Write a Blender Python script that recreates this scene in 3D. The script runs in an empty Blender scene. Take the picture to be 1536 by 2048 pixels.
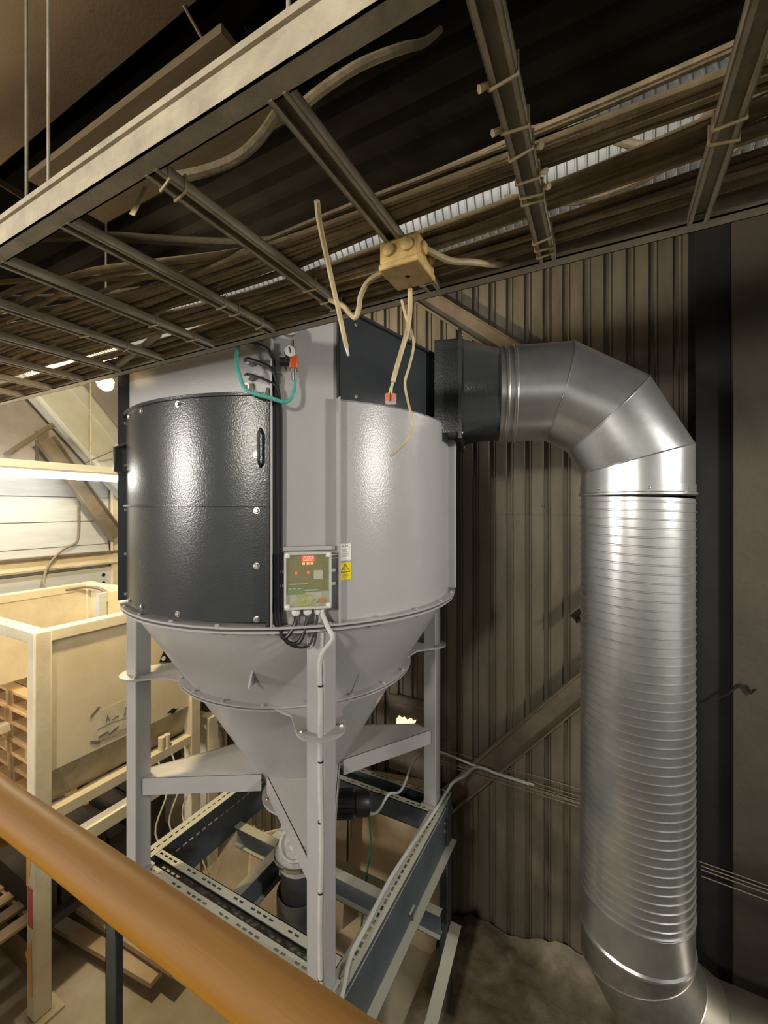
import bpy, math, random
from mathutils import Vector, Matrix, Quaternion
random.seed(7)
R = math.radians
C = bpy.context.scene.collection

# ------------------------------------------------------------------ camera, world, lights
F, CX, HY, CAMZ = 840.0, 768.0, 1015.0, 3.3      # focal length, centre and horizon in pixels; eye height over the floor
YAW = R(28); c_, s_ = math.cos(YAW), math.sin(YAW)
cd = bpy.data.cameras.new('camera'); cam = bpy.data.objects.new('camera', cd); C.objects.link(cam)
cam.location = (0, 0, CAMZ); cam.rotation_euler = (R(90), 0, YAW)
cd.sensor_fit = 'VERTICAL'; cd.sensor_height = 36; cd.lens = 36*F/2048; cd.shift_y = -(1024-HY)/2048
cd.clip_start = 0.01; cd.clip_end = 60
bpy.context.scene.camera = cam
wd = bpy.data.worlds.new('world'); bpy.context.scene.world = wd; wd.use_nodes = True
bg = wd.node_tree.nodes['Background']; bg.inputs[0].default_value = (0.94, 0.90, 0.82, 1); bg.inputs[1].default_value = 0.24
vs = bpy.context.scene.view_settings
vs.view_transform = 'Standard'; vs.look = 'None'; vs.exposure = 1.2; vs.gamma = 1; vs.use_curve_mapping = False

def lamp(name, loc, power, col, rad, aim=None, cone=0):      # aim: a lamp with a reflector shade that throws its light one way
    l = bpy.data.lights.new(name, 'SPOT' if aim else 'POINT'); l.energy = power; l.color = col; l.shadow_soft_size = rad
    o = bpy.data.objects.new(name, l); C.objects.link(o); o.location = loc
    if aim:
        l.spot_size = R(cone); l.spot_blend = 0.6
        o.rotation_euler = (Vector(aim)-Vector(loc)).to_track_quat('-Z', 'Y').to_euler()
    return o
lamp('hall_lamp_behind_balcony', (-4.9, -3.7, 3.95), 330, (1.0, 0.95, 0.90), 0.40)
lamp('hall_lamp_by_concrete_wall', (2.5, 1.55, 3.86), 115, (1.0, 0.95, 0.88), 0.20, (-1.0, 2.0, 2.2), 84)
lamp('fill_light_over_balcony', (-0.6, -2.6, 4.2), 125, (1.0, 0.93, 0.80), 0.2, (-1.2, 2.0, 1.2), 92)  # added fill that brightens the lower hopper and frame; no fixture behind it

# pixel helpers: where in the place a photographed point stands
def W(px, py, b):
    la = (px-CX)/F*b
    return Vector((la*c_-b*s_, la*s_+b*c_, CAMZ-(py-HY)/F*b))
def PY(px, py, y):
    t = (px-CX)/F; return W(px, py, y/(t*s_+c_))
def PX(px, py, x):
    t = (px-CX)/F; return W(px, py, x/(t*c_-s_))
def PZ(px, py, z):
    return W(px, py, (CAMZ-z)*F/(py-HY))

# ------------------------------------------------------------------ materials
def nd(nt, t, **k):
    n = nt.nodes.new(t)
    for a, b in k.items(): setattr(n, a, b)
    return n
def mat(name, col, rough=0.5, metal=0.0, var=0.0, vscale=6.0, bump=0.0, bscale=60.0, dust=0.0, dustcol=(0.50, 0.43, 0.31), col2=None,
        stretch=(1, 1, 1), coat=0.0, spec=0.5, rand=0.0, emit=None, estr=0.0, alpha=1.0, trans=0.0):
    m = bpy.data.materials.new(name); m.use_nodes = True; nt = m.node_tree; L = nt.links.new
    p = nt.nodes['Principled BSDF']
    p.inputs['Roughness'].default_value = rough; p.inputs['Metallic'].default_value = metal
    p.inputs['Coat Weight'].default_value = coat; p.inputs['Specular IOR Level'].default_value = spec
    p.inputs['Transmission Weight'].default_value = trans
    p.inputs['Alpha'].default_value = alpha
    base = (*col, 1)
    out = None
    tc = nd(nt, 'ShaderNodeTexCoord'); mp = nd(nt, 'ShaderNodeMapping'); mp.inputs['Scale'].default_value = stretch
    L(tc.outputs['Object'], mp.inputs['Vector'])
    if var > 0 or col2:
        nz = nd(nt, 'ShaderNodeTexNoise'); nz.inputs['Scale'].default_value = vscale; nz.inputs['Detail'].default_value = 6; nz.inputs['Roughness'].default_value = 0.62
        L(mp.outputs[0], nz.inputs['Vector'])
        rp = nd(nt, 'ShaderNodeValToRGB'); rp.color_ramp.elements[0].position = 0.32; rp.color_ramp.elements[1].position = 0.68
        c2 = col2 if col2 else tuple(min(1, x*(1+var)) for x in col)
        c1 = col if col2 else tuple(x*(1-var) for x in col)
        rp.color_ramp.elements[0].color = (*c1, 1); rp.color_ramp.elements[1].color = (*c2, 1)
        L(nz.outputs['Fac'], rp.inputs[0]); out = rp.outputs[0]
    if rand > 0:
        oi = nd(nt, 'ShaderNodeObjectInfo'); mr = nd(nt, 'ShaderNodeMapRange'); mr.inputs['To Min'].default_value = 1-rand; mr.inputs['To Max'].default_value = 1+rand
        L(oi.outputs['Random'], mr.inputs['Value'])
        mx = nd(nt, 'ShaderNodeVectorMath', operation='SCALE')
        if out is not None: L(out, mx.inputs[0])
        else: mx.inputs[0].default_value = col
        L(mr.outputs[0], mx.inputs['Scale']); out = mx.outputs[0]
    if dust > 0:                                   # settled dust: lies on what faces up
        ge = nd(nt, 'ShaderNodeNewGeometry'); sx = nd(nt, 'ShaderNodeSeparateXYZ'); L(ge.outputs['Normal'], sx.inputs[0])
        mr = nd(nt, 'ShaderNodeMapRange'); mr.inputs['From Min'].default_value = 0.05; mr.inputs['From Max'].default_value = 0.8; mr.inputs['To Max'].default_value = dust
        L(sx.outputs['Z'], mr.inputs['Value'])
        mx = nd(nt, 'ShaderNodeMix', data_type='RGBA'); L(mr.outputs[0], mx.inputs['Factor'])
        if out is not None: L(out, mx.inputs['A'])
        else: mx.inputs['A'].default_value = base
        mx.inputs['B'].default_value = (*dustcol, 1); out = mx.outputs['Result']
    if out is not None: L(out, p.inputs['Base Color'])
    else: p.inputs['Base Color'].default_value = base
    if bump > 0:
        nb = nd(nt, 'ShaderNodeTexNoise'); nb.inputs['Scale'].default_value = bscale; nb.inputs['Detail'].default_value = 3
        L(mp.outputs[0], nb.inputs['Vector'])
        bp = nd(nt, 'ShaderNodeBump'); bp.inputs['Strength'].default_value = bump; bp.inputs['Distance'].default_value = 0.01
        L(nb.outputs['Fac'], bp.inputs['Height']); L(bp.outputs[0], p.inputs['Normal'])
    if emit:
        p.inputs['Emission Color'].default_value = (*emit, 1); p.inputs['Emission Strength'].default_value = estr
    m.diffuse_color = base
    return m
M = {}
M['grey'] = mat('grey_paint', (0.405, 0.40, 0.395), 0.25, var=0.04, vscale=3, bump=0.10, bscale=170, dust=0.25, dustcol=(0.48, 0.43, 0.35))
M['black'] = mat('charcoal_paint', (0.040, 0.046, 0.049), 0.24, var=0.12, vscale=4, bump=0.10, bscale=150, dust=0.15)
M['frame'] = mat('blue_grey_paint', (0.075, 0.092, 0.105), 0.5, var=0.2, vscale=5, bump=0.05, bscale=120, dust=0.9, dustcol=(0.46, 0.45, 0.36))
M['galv'] = mat('galvanised_steel', (0.64, 0.65, 0.64), 0.29, 0.88, var=0.10, vscale=9, bump=0.03, bscale=25)
M['galv2'] = mat('dull_galvanised_steel', (0.50, 0.49, 0.46), 0.42, 1.0, var=0.2, vscale=14, dust=0.6)
M['galv3'] = mat('dusty_ribbed_steel', (0.36, 0.37, 0.36), 0.5, 0.5, var=0.2, vscale=10)
M['tray'] = mat('dusty_tray_steel', (0.42, 0.37, 0.27), 0.6, 0.1, var=0.22, vscale=14, bump=0.1, bscale=70)
M['cable'] = mat('dusty_brown_cable', (0.235, 0.18, 0.10), 0.75, var=0.3, vscale=20, bump=0.2, bscale=120, rand=0.6)
M['cable_light'] = mat('pale_dusty_cable', (0.27, 0.21, 0.13), 0.75, var=0.3, vscale=20, bump=0.2, bscale=120)
M['cable_dark'] = mat('dusty_dark_cable', (0.09, 0.07, 0.05), 0.8, var=0.4, vscale=8, bump=0.2, bscale=60, rand=0.5)
M['rubber'] = mat('black_rubber', (0.012, 0.012, 0.013), 0.4)
M['wire_grey'] = mat('grey_pvc', (0.52, 0.53, 0.50), 0.5, var=0.1)
M['cream_cable'] = mat('yellowed_cable', (0.50, 0.40, 0.23), 0.55, var=0.2, vscale=25)
M['box_cream'] = mat('yellowed_plastic', (0.58, 0.40, 0.14), 0.5, var=0.25, vscale=30, dust=0.3)
M['teal'] = mat('teal_hose', (0.09, 0.36, 0.31), 0.25, spec=0.7)
M['orange'] = mat('orange_plastic', (0.62, 0.10, 0.02), 0.4)
M['clear'] = mat('clear_plastic', (0.9, 0.88, 0.84), 0.12, alpha=0.3)
M['white'] = mat('white_plastic', (0.78, 0.76, 0.70), 0.4)
M['chrome'] = mat('bright_metal', (0.75, 0.74, 0.72), 0.22, 1.0)
M['zinc'] = mat('zinc_bolt', (0.68, 0.66, 0.60), 0.3, 1.0, var=0.2, vscale=60)
M['wood_rail'] = mat('varnished_wood', (0.25, 0.108, 0.008), 0.6, spec=0.2, col2=(0.32, 0.15, 0.016), vscale=5, stretch=(0.6, 9, 9), bump=0.06, bscale=30, dust=0.5, dustcol=(0.17, 0.10, 0.05))
M['sheet'] = mat('brown_dusty_sheeting', (0.12, 0.10, 0.07), 0.5, col2=(0.205, 0.175, 0.128), vscale=2.2, stretch=(3, 3, 0.7), bump=0.08, bscale=20, metal=0.15)
M['concrete'] = mat('stained_concrete', (0.060, 0.050, 0.034), 0.85, col2=(0.092, 0.077, 0.053), vscale=1.6, bump=0.25, bscale=35)
M['floor'] = mat('dusty_concrete_floor', (0.33, 0.28, 0.20), 0.85, col2=(0.47, 0.41, 0.31), vscale=2.2, bump=0.25, bscale=30)
M['dark_and_shade'] = mat('dark_steel_and_shade', (0.012, 0.011, 0.010), 0.85, var=0.3)  # dark steel; on the column it carries the shade of the recess
M['brace'] = mat('dusty_brown_steel', (0.15, 0.118, 0.08), 0.6, var=0.25, vscale=6, dust=0.7, dustcol=(0.34, 0.27, 0.18))
M['ceil'] = mat('black_roof_deck', (0.011, 0.010, 0.009), 0.9, var=0.35, vscale=3, spec=0.05)
M['soffit'] = mat('brown_soffit', (0.20, 0.135, 0.072), 0.8, var=0.2, vscale=2, bump=0.1, bscale=80)
M['roof_steel'] = mat('dark_roof_steel', (0.05, 0.047, 0.037), 0.8, var=0.3)
M['plank'] = mat('old_plank', (0.17, 0.12, 0.055), 0.75, var=0.2, vscale=5, stretch=(0.5, 6, 6))
M['cream'] = mat('cream_painted_steel', (0.66, 0.58, 0.40), 0.55, col2=(0.76, 0.69, 0.52), vscale=5, bump=0.15, bscale=28, dust=0.3, dustcol=(0.80, 0.73, 0.52))
M['tank'] = mat('dusty_tank_panel', (0.68, 0.58, 0.39), 0.6, col2=(0.78, 0.69, 0.50), vscale=2.6, bump=0.08, bscale=20)
M['tank_low'] = mat('dirty_tank_skirt', (0.30, 0.25, 0.15), 0.65, col2=(0.56, 0.48, 0.33), vscale=4, bump=0.1, bscale=20)
M['board'] = mat('whitewashed_board', (0.50, 0.51, 0.49), 0.7, col2=(0.60, 0.61, 0.58), vscale=4, stretch=(1, 0.5, 5), bump=0.05)
M['pine'] = mat('pallet_pine', (0.50, 0.31, 0.13), 0.75, col2=(0.66, 0.45, 0.22), vscale=6, rand=0.25, bump=0.1, bscale=50)
M['ply'] = mat('dusty_plywood', (0.34, 0.25, 0.15), 0.8, col2=(0.46, 0.35, 0.22), vscale=4, rand=0.25)
M['haze_steel'] = mat('grey_green_duct_paint', (0.45, 0.46, 0.41), 0.35, var=0.08, spec=0.6)
M['grey_up'] = mat('dusky_roof_sheet', (0.30, 0.27, 0.25), 0.8, var=0.25, vscale=2)
M['pipe'] = mat('dark_grey_plastic_pipe', (0.045, 0.050, 0.055), 0.38, dust=0.4)
M['alu'] = mat('cast_aluminium', (0.42, 0.41, 0.38), 0.6, 0.3, var=0.2, vscale=25, bump=0.2, bscale=60)
M['paper'] = mat('white_label', (0.85, 0.84, 0.79), 0.6)
M['oldpaper'] = mat('taped_paper', (0.66, 0.60, 0.45), 0.8, var=0.12, vscale=12)
M['ink'] = mat('grey_ink', (0.20, 0.18, 0.14), 0.8)
M['ink_black'] = mat('black_ink', (0.02, 0.02, 0.02), 0.6)
M['yellow'] = mat('warning_yellow', (0.85, 0.66, 0.0), 0.45)
M['red'] = mat('red_paint', (0.55, 0.10, 0.10), 0.5)
M['orange_tape'] = mat('orange_sticker', (0.85, 0.47, 0.13), 0.5)
M['pcb'] = mat('circuit_board', (0.09, 0.085, 0.03), 0.4, col2=(0.16, 0.15, 0.06), vscale=70)
M['pcb2'] = mat('terminal_green', (0.05, 0.22, 0.08), 0.4, var=0.3, vscale=60)
M['led'] = mat('red_led', (0.5, 0.02, 0.01), 0.4, emit=(1.0, 0.02, 0.02), estr=0.55)
M['led_digit'] = mat('led_digit', (0.9, 0.4, 0.35), 0.4, emit=(1.0, 0.55, 0.45), estr=0.55)
M['led_amber'] = mat('amber_led', (0.8, 0.4, 0.1), 0.4, emit=(1.0, 0.5, 0.15), estr=0.35)
M['yg'] = mat('yellow_green_wire', (0.55, 0.62, 0.05), 0.5)
M['green'] = mat('dark_green_wire', (0.03, 0.11, 0.05), 0.5)
M['tube'] = mat('lit_tube', (1, 1, 1), 0.4, emit=(1.0, 0.98, 0.92), estr=14)
M['bulb'] = mat('lit_bulb', (1, 0.8, 0.5), 0.4, emit=(1.0, 0.62, 0.22), estr=16)
M['glow'] = mat('glowing_spot', (1, 0.8, 0.5), 0.4, emit=(1.0, 0.62, 0.30), estr=1.0)  # emission put in for a bright spot on the wall panel
M['dustheap'] = mat('dust_and_debris', (0.14, 0.11, 0.07), 0.95, col2=(0.30, 0.25, 0.17), vscale=7, bump=0.6, bscale=25)
M['junk'] = mat('dark_clutter', (0.035, 0.028, 0.02), 0.8, var=0.4)
M['lens_olive'] = mat('smoked_lid', (0.55, 0.54, 0.30), 0.06, alpha=0.16)

def stain_below(m, z, k):              # old damp stain: the lower part of the wall is darker
    nt = m.node_tree; L = nt.links.new; p = nt.nodes['Principled BSDF']; src = p.inputs['Base Color'].links[0].from_socket
    tc = nd(nt, 'ShaderNodeTexCoord'); sx = nd(nt, 'ShaderNodeSeparateXYZ'); L(tc.outputs['Object'], sx.inputs[0])
    nz = nd(nt, 'ShaderNodeTexNoise'); nz.inputs['Scale'].default_value = 4; L(tc.outputs['Object'], nz.inputs['Vector'])
    ma = nd(nt, 'ShaderNodeMath', operation='MULTIPLY_ADD'); L(nz.outputs['Fac'], ma.inputs[0]); ma.inputs[1].default_value = 0.3; L(sx.outputs['Z'], ma.inputs[2])
    mr = nd(nt, 'ShaderNodeMapRange'); mr.inputs['From Min'].default_value = z; mr.inputs['From Max'].default_value = z+0.16; mr.inputs['To Min'].default_value = k; L(ma.outputs[0], mr.inputs['Value'])
    vm = nd(nt, 'ShaderNodeVectorMath', operation='SCALE'); L(src, vm.inputs[0]); L(mr.outputs[0], vm.inputs['Scale']); L(vm.outputs[0], p.inputs['Base Color'])
stain_below(M['concrete'], 1.50, 0.5)

# ------------------------------------------------------------------ mesh helpers
ORG = {}
class MB:
    def __init__(s): s.v = []; s.f = []
    def add(s, vs_, fs):
        n = len(s.v); s.v += [Vector(a) for a in vs_]; s.f += [[i+n for i in f] for f in fs]; return s
    def box(s, a, b):
        x0, y0, z0 = [min(p, q) for p, q in zip(a, b)]; x1, y1, z1 = [max(p, q) for p, q in zip(a, b)]
        return s.add([(x0,y0,z0),(x1,y0,z0),(x1,y1,z0),(x0,y1,z0),(x0,y0,z1),(x1,y0,z1),(x1,y1,z1),(x0,y1,z1)],
                     [(0,3,2,1),(4,5,6,7),(0,1,5,4),(1,2,6,5),(2,3,7,6),(3,0,4,7)])
    def ob(s, c, u, v, w):          # oriented box: centre and half vectors
        c, u, v, w = Vector(c), Vector(u), Vector(v), Vector(w)
        if u.cross(v).dot(w) < 0: u = -u
        P = [c-u-v-w, c+u-v-w, c+u+v-w, c-u+v-w, c-u-v+w, c+u-v+w, c+u+v+w, c-u+v+w]
        return s.add(P, [(0,3,2,1),(4,5,6,7),(0,1,5,4),(1,2,6,5),(2,3,7,6),(3,0,4,7)])
    def bar(s, p, q, wd_, ht, up=(0, 0, 1)):
        p, q = Vector(p), Vector(q); d = q-p; L = d.length; d.normalize(); sd = d.cross(Vector(up)).normalized(); u = sd.cross(d)
        return s.ob((p+q)/2, d*L/2, sd*wd_/2, u*ht/2)
    def prism(s, poly, ext):
        ext = Vector(ext); n = len(poly); poly = [Vector(p) for p in poly]
        nrm = Vector((0, 0, 0))
        for i in range(n): nrm += poly[i].cross(poly[(i+1) % n])
        if nrm.dot(ext) < 0: poly.reverse()
        return s.add(poly+[p+ext for p in poly], [list(range(n))[::-1], list(range(n, 2*n))]+[(i, (i+1) % n, n+(i+1) % n, n+i) for i in range(n)])
    def tube(s, pts, r, n=8, caps=True):
        pts = [Vector(p) for p in pts]; k = len(pts); rs = r if isinstance(r, (list, tuple)) else [r]*k
        vs_ = []; up = None
        for i in range(k):
            d = (pts[min(i+1, k-1)]-pts[max(i-1, 0)]).normalized()
            if up is None: up = d.orthogonal().normalized()
            up = (up-d*up.dot(d)).normalized(); sd = d.cross(up)
            for j in range(n):
                a = 2*math.pi*j/n; vs_.append(pts[i]+(up*math.cos(a)+sd*math.sin(a))*rs[i])
        fs = [(i*n+j, i*n+(j+1) % n, (i+1)*n+(j+1) % n, (i+1)*n+j) for i in range(k-1) for j in range(n)]
        if caps: fs += [list(range(n))[::-1], [(k-1)*n+j for j in range(n)]]
        return s.add(vs_, fs)
    def lathe(s, prof, c, seg=48, a0=0, a1=360, closed=False, ax=None):
        full = abs(a1-a0) >= 359.9; c = Vector(c); m = seg if full else seg+1; k = len(prof)
        q = Vector((0, 0, 1)).rotation_difference(Vector(ax)) if ax else None
        vs_ = []
        for j in range(m):
            a = R(a0+(a1-a0)*j/seg); d = Vector((math.sin(a), -math.cos(a), 0))
            for r, z in prof:
                p = d*r+Vector((0, 0, z))
                vs_.append(c+(q @ p if q else p))
        kk = k if closed else k-1
        fs = [(j*k+i, ((j+1) % m)*k+i, ((j+1) % m)*k+(i+1) % k, j*k+(i+1) % k) for j in range(seg) for i in range(kk)]
        if closed and not full: fs += [list(range(k)), [(m-1)*k+i for i in range(k)][::-1]]
        return s.add(vs_, fs)
    def cyl(s, p, q, r, n=16, r2=None):
        return s.tube([p, q], [r, r if r2 is None else r2], n)
    def build(s, name, m, parent=None, ang=38, org=None):
        if parent is not None: o0 = ORG[parent.name]
        elif org is not None: o0 = Vector(org)
        else:
            xs = [v.x for v in s.v]; ys = [v.y for v in s.v]; o0 = Vector(((min(xs)+max(xs))/2, (min(ys)+max(ys))/2, min(v.z for v in s.v)))
        me = bpy.data.meshes.new(name); me.from_pydata([v-o0 for v in s.v], [], s.f); me.validate()
        me.polygons.foreach_set('use_smooth', [True]*len(me.polygons)); me.set_sharp_from_angle(angle=R(ang))
        me.materials.append(M[m]); o = bpy.data.objects.new(name, me); C.objects.link(o)
        if parent is not None: o.parent = parent
        else: o.location = o0
        ORG[o.name] = o0
        return o
def empty(name, loc, label, cat, group=None):
    o = bpy.data.objects.new(name, None); C.objects.link(o); o.location = loc; o.empty_display_size = 0.1; ORG[o.name] = Vector(loc)
    return tag(o, label, cat, group)
def tag(o, label, cat, group=None):
    o['label'] = label; o['category'] = cat
    if group: o['group'] = group
    return o
def struct(o, label=None):
    o['kind'] = 'structure'
    if label: o['label'] = label
    return o
def lab(o, t): o['label'] = t; return o
def smooth(pts, n=6):                # Catmull-Rom through the points
    pts = [Vector(p) for p in pts]; P = [2*pts[0]-pts[1]]+pts+[2*pts[-1]-pts[-2]]; out = []
    for i in range(1, len(P)-2):
        for k in range(n):
            t = k/n; a, b, c, d = P[i-1], P[i], P[i+1], P[i+2]
            out.append(0.5*((2*b)+(c-a)*t+(2*a-5*b+4*c-d)*t*t+(3*b-a-3*c+d)*t**3))
    return out+[pts[-1]]
_bolt = {}
def bolt(root, pos, nrm, r=0.011, m='zinc', name='bolt', h=0.55):
    key = (round(r, 4), m, h)
    if key not in _bolt:
        b = MB().lathe([(r*1.45, 0), (r*1.45, r*0.22), (r, r*0.22), (r, r*(0.22+h)), (r*0.75, r*(0.35+h)), (0.0005, r*(0.35+h))], (0, 0, 0), 8)
        me = bpy.data.meshes.new(name); me.from_pydata(b.v, [], b.f); me.materials.append(M[m]); _bolt[key] = me
    o = bpy.data.objects.new(name, _bolt[key]); C.objects.link(o); o.parent = root
    o.location = Vector(pos)-ORG[root.name]; o.rotation_mode = 'QUATERNION'; o.rotation_quaternion = Vector((0, 0, 1)).rotation_difference(Vector(nrm).normalized())
    return o
def slotted(mb, o, dl, dw, dn, L, w, th, pitch, sl, sw, off=0.5, skip=None):
    # a flat strip with a row of real slots; o = corner, dl/dw/dn unit vectors
    o, dl, dw, dn = Vector(o), Vector(dl), Vector(dw), Vector(dn)
    def b(l0, l1, w0, w1): mb.ob(o+dl*(l0+l1)/2+dw*(w0+w1)/2-dn*th/2, dl*(l1-l0)/2, dw*(w1-w0)/2, dn*th/2)
    m0 = w*off-sw/2; m1 = w*off+sw/2
    b(0, L, 0, m0); b(0, L, m1, w)
    x = 0.0; k = 0; p = pitch/2
    while p+sl < L:
        if not (skip and skip(k)):
            b(x, p, m0, m1); x = p+sl
        p += pitch; k += 1
    b(x, L, m0, m1)
    return mb

# ------------------------------------------------------------------ the room
fl = struct(MB().box((-7.2, -14, -0.1), (8.0, 3.6, 0)).build('floor', 'floor'), 'dusty pale concrete floor')
# roof deck: ribs run along the cable tray
mb = MB(); y = -14.0; prof = []
while y < 3.6:
    prof += [(y, 5.25), (y+0.08, 5.25), (y+0.10, 5.19), (y+0.17, 5.19), (y+0.19, 5.25)]; y += 0.19
mb.add([(-7.2, a, z) for a, z in prof]+[(8.0, a, z) for a, z in prof], [(i, i+1, len(prof)+i+1, len(prof)+i) for i in range(len(prof)-1)])
struct(mb.build('ceiling', 'ceil', ang=10), 'black ribbed roof deck')
# back wall and its sheets
YW = 3.22
wb = struct(MB().box((-7.2, YW+0.03, 0), (0.75, YW+0.18, 5.3)).build('wall_back', 'dark_and_shade'), 'brown ribbed sheet wall behind the hopper')
def sheet_mesh(wd_, z0, z1):
    pts = []; x = 0.0
    while x < wd_-0.02:
        pts += [(x, 0.0), (x+0.072, 0.0), (x+0.080, 0.022), (x+0.104, 0.022), (x+0.112, 0.0), (x+0.118, 0.0), (x+0.121, 0.008), (x+0.126, 0.008), (x+0.129, 0.0)]; x += 0.129
    n = len(pts); b = MB()
    b.add([(px, py, z0) for px, py in pts]+[(px, py, z1) for px, py in pts], [(i, i+1, n+i+1, n+i) for i in range(n-1)])
    me = bpy.data.meshes.new('sheet'); me.from_pydata(b.v, [], b.f); me.materials.append(M['sheet']); return me
sm = {0: sheet_mesh(0.903, 0.0, 3.27), 1: sheet_mesh(0.903, 3.25, 5.28)}
for i in range(9):
    for k in (0, 1):
        o = bpy.data.objects.new('wall_sheet', sm[k]); C.objects.link(o); o.parent = wb
        o.location = Vector((0.55-0.903*(i+1), YW-0.02-0.006*k-0.004*(i % 2), 0))-ORG['wall_back']
for x in (-0.15, -0.41, -0.67, -0.93):
    bolt(wb, (x, YW-0.026, 3.31), (0, -1, 0), 0.008, 'brace')
# concrete wall on the right, standing proud of the sheeting
cw = struct(MB().box((0.60, 2.88, 0), (8.0, 3.25, 5.3)).build('wall_right', 'concrete'), 'stained brown concrete wall panel')
lab(MB().tube([PY(1438, 1396, 2.872), PY(1458, 1386, 2.868), PY(1480, 1369, 2.872), PY(1494, 1372, 2.868), PY(1503, 1386, 2.872), PY(1513, 1378, 2.872)], [0.004, 0.005, 0.007, 0.007, 0.009, 0.004], 6).build('crack', 'dark_and_shade', cw), 'dark jagged crack in concrete')
col = empty('shade_column', (0.53, 3.03, 0), 'dark column standing in for the shaded gap between ribbed sheeting and concrete', 'column')  # added where the recess lies in shade; that shade is in its colour
MB().box((0.44, 2.92, 0), (0.595, 2.935, 5.2)).build('flange', 'dark_and_shade', col)
MB().box((0.44, 3.16, 0), (0.595, 3.175, 5.2)).build('flange', 'dark_and_shade', col)
MB().box((0.51, 2.935, 0), (0.522, 3.16, 5.2)).build('web', 'dark_and_shade', col)
def channel(name, p, q, w, d, label, m='brace', inward=(0, -1, 0)):
    r = empty(name, p, label, 'brace'); p, q = Vector(p), Vector(q); dv = (q-p).normalized(); iv = Vector(inward)
    sd = dv.cross(iv).normalized()
    MB().ob((p+q)/2, (q-p)/2, sd*w/2, iv*0.005).build('web', m, r)
    for s in (-1, 1): MB().ob((p+q)/2+sd*s*w/2+iv*d/2, (q-p)/2, sd*0.005, iv*d/2).build('flange', m, r)
    return r
channel('diagonal_brace', (-2.0, 3.14, -0.0), (0.43, 3.14, 2.75), 0.15, 0.06, 'brown steel diagonal brace rising rightwards behind the spiral duct')
channel('diagonal_brace', (-1.5, 3.14, 5.15), (0.43, 3.14, 3.58), 0.13, 0.05, 'brown steel diagonal brace above the duct elbow, running under roof')
channel('diagonal_brace', (0.62, 3.10, 3.35), (-0.2, 3.10, 2.55), 0.05, 0.04, 'thin dark brace behind the spiral duct beside column', 'dark_and_shade')
# left wall: whitewashed boards, a dusky upper part
XL = -5.5
wl = struct(MB().box((XL-0.2, -14, 0), (XL-0.03, 3.3, 5.3)).build('wall_left', 'grey_up'), 'far wall with whitewashed boards below')
z = 0.0
for i in range(13):
    h = 0.285; b = MB().box((XL-0.03, 0.3, z+0.004), (XL+random.uniform(0, 0.006), 3.02+random.uniform(-.02, .02), z+h-0.004)).build('board', 'board', wl); z += h
    if z > 3.45: break
rr = empty('wall_rail', (XL, 1.5, 2.5), 'dusty beige steel wall rail under the fluorescent lamp', 'rail')
MB().box((XL+0.0, 0.3, 2.62), (XL+0.02, 3.15, 2.75)).build('web', 'tank', rr)
MB().box((XL+0.0, 0.3, 2.745), (XL+0.09, 3.15, 2.765)).build('flange', 'brace', rr)
MB().box((XL+0.0, 0.3, 2.605), (XL+0.07, 3.15, 2.62)).build('flange', 'tank_low', rr)
po = empty('wall_post', (XL+0.03, 3.09, 0), 'beige wooden post at the end of the whitewashed boards', 'post')
MB().box((XL, 3.04, 0), (XL+0.05, 3.14, 3.5)).build('upright', 'tank', po)
for zz in (2.37, 2.47): bolt(po, (XL+0.012, 2.95, zz), (1, 0, 0), 0.015, 'dark_and_shade')
channel('diagonal_brace', PX(88, 880, XL+0.25), PX(232, 1075, XL+0.25), 0.16, 0.08, 'brown steel brace sloping down behind the fluorescent lamp', inward=(1, 0, 0))
channel('diagonal_brace', PX(20, 905, XL+0.2), PX(105, 850, XL+0.2), 0.04, 0.03, 'thin brown brace above the lamp housing', inward=(1, 0, 0))
p = PX(72, 862, XL); q = PX(92, 935, XL); tag(MB().box((XL-0.03, p.y, 3.62), (XL+0.06, q.y, p.z)).build('stub_post', 'brace'), 'short dusky post above the lamp housing', 'post')
struct(MB().box((-5.45, -3.0, 4.86), (-1.05, 0.87, 4.95)).build('trim_1', 'soffit'), 'brown soffit panel under the roof')
struct(MB().box((-6.4, -4.5, 1.62), (2.0, 0.10, 1.80)).build('trim_2', 'concrete'), 'balcony slab under the viewer')
# ------------------------------------------------------------------ hopper
HX, HYy = -1.596, 1.949
HC = Vector((HX, HYy, 0))
def H(phi, r, z): a = R(phi); return Vector((HX+r*math.sin(a), HYy-r*math.cos(a), CAMZ+z))
def N(phi): a = R(phi); return Vector((math.sin(a), -math.cos(a), 0))
RP = 0.86
hop = empty('dust_hopper', (HX, HYy, 1.387), 'large grey and black round steel hopper with conical bottom on four legs', 'hopper')
ZT, ZM, ZB = 0.79, 0.43, -0.45
def sector(r0, r1, a0, a1, z0, z1, seg): return MB().lathe([(r0, CAMZ+z0), (r1, CAMZ+z0), (r1, CAMZ+z1), (r0, CAMZ+z1)], (HX, HYy, 0), seg, a0, a1, True)
def chord(a0, a1, r, z0, z1, th=0.012): p, q = H(a0, r, z0), H(a1, r, z0); n = N((a0+a1)/2); return MB().prism([p, q, q-n*th, p-n*th], (0, 0, z1-z0))
A0, A1, A2, A3 = -30.0, 32.6, 49.0, 108.0
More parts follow.
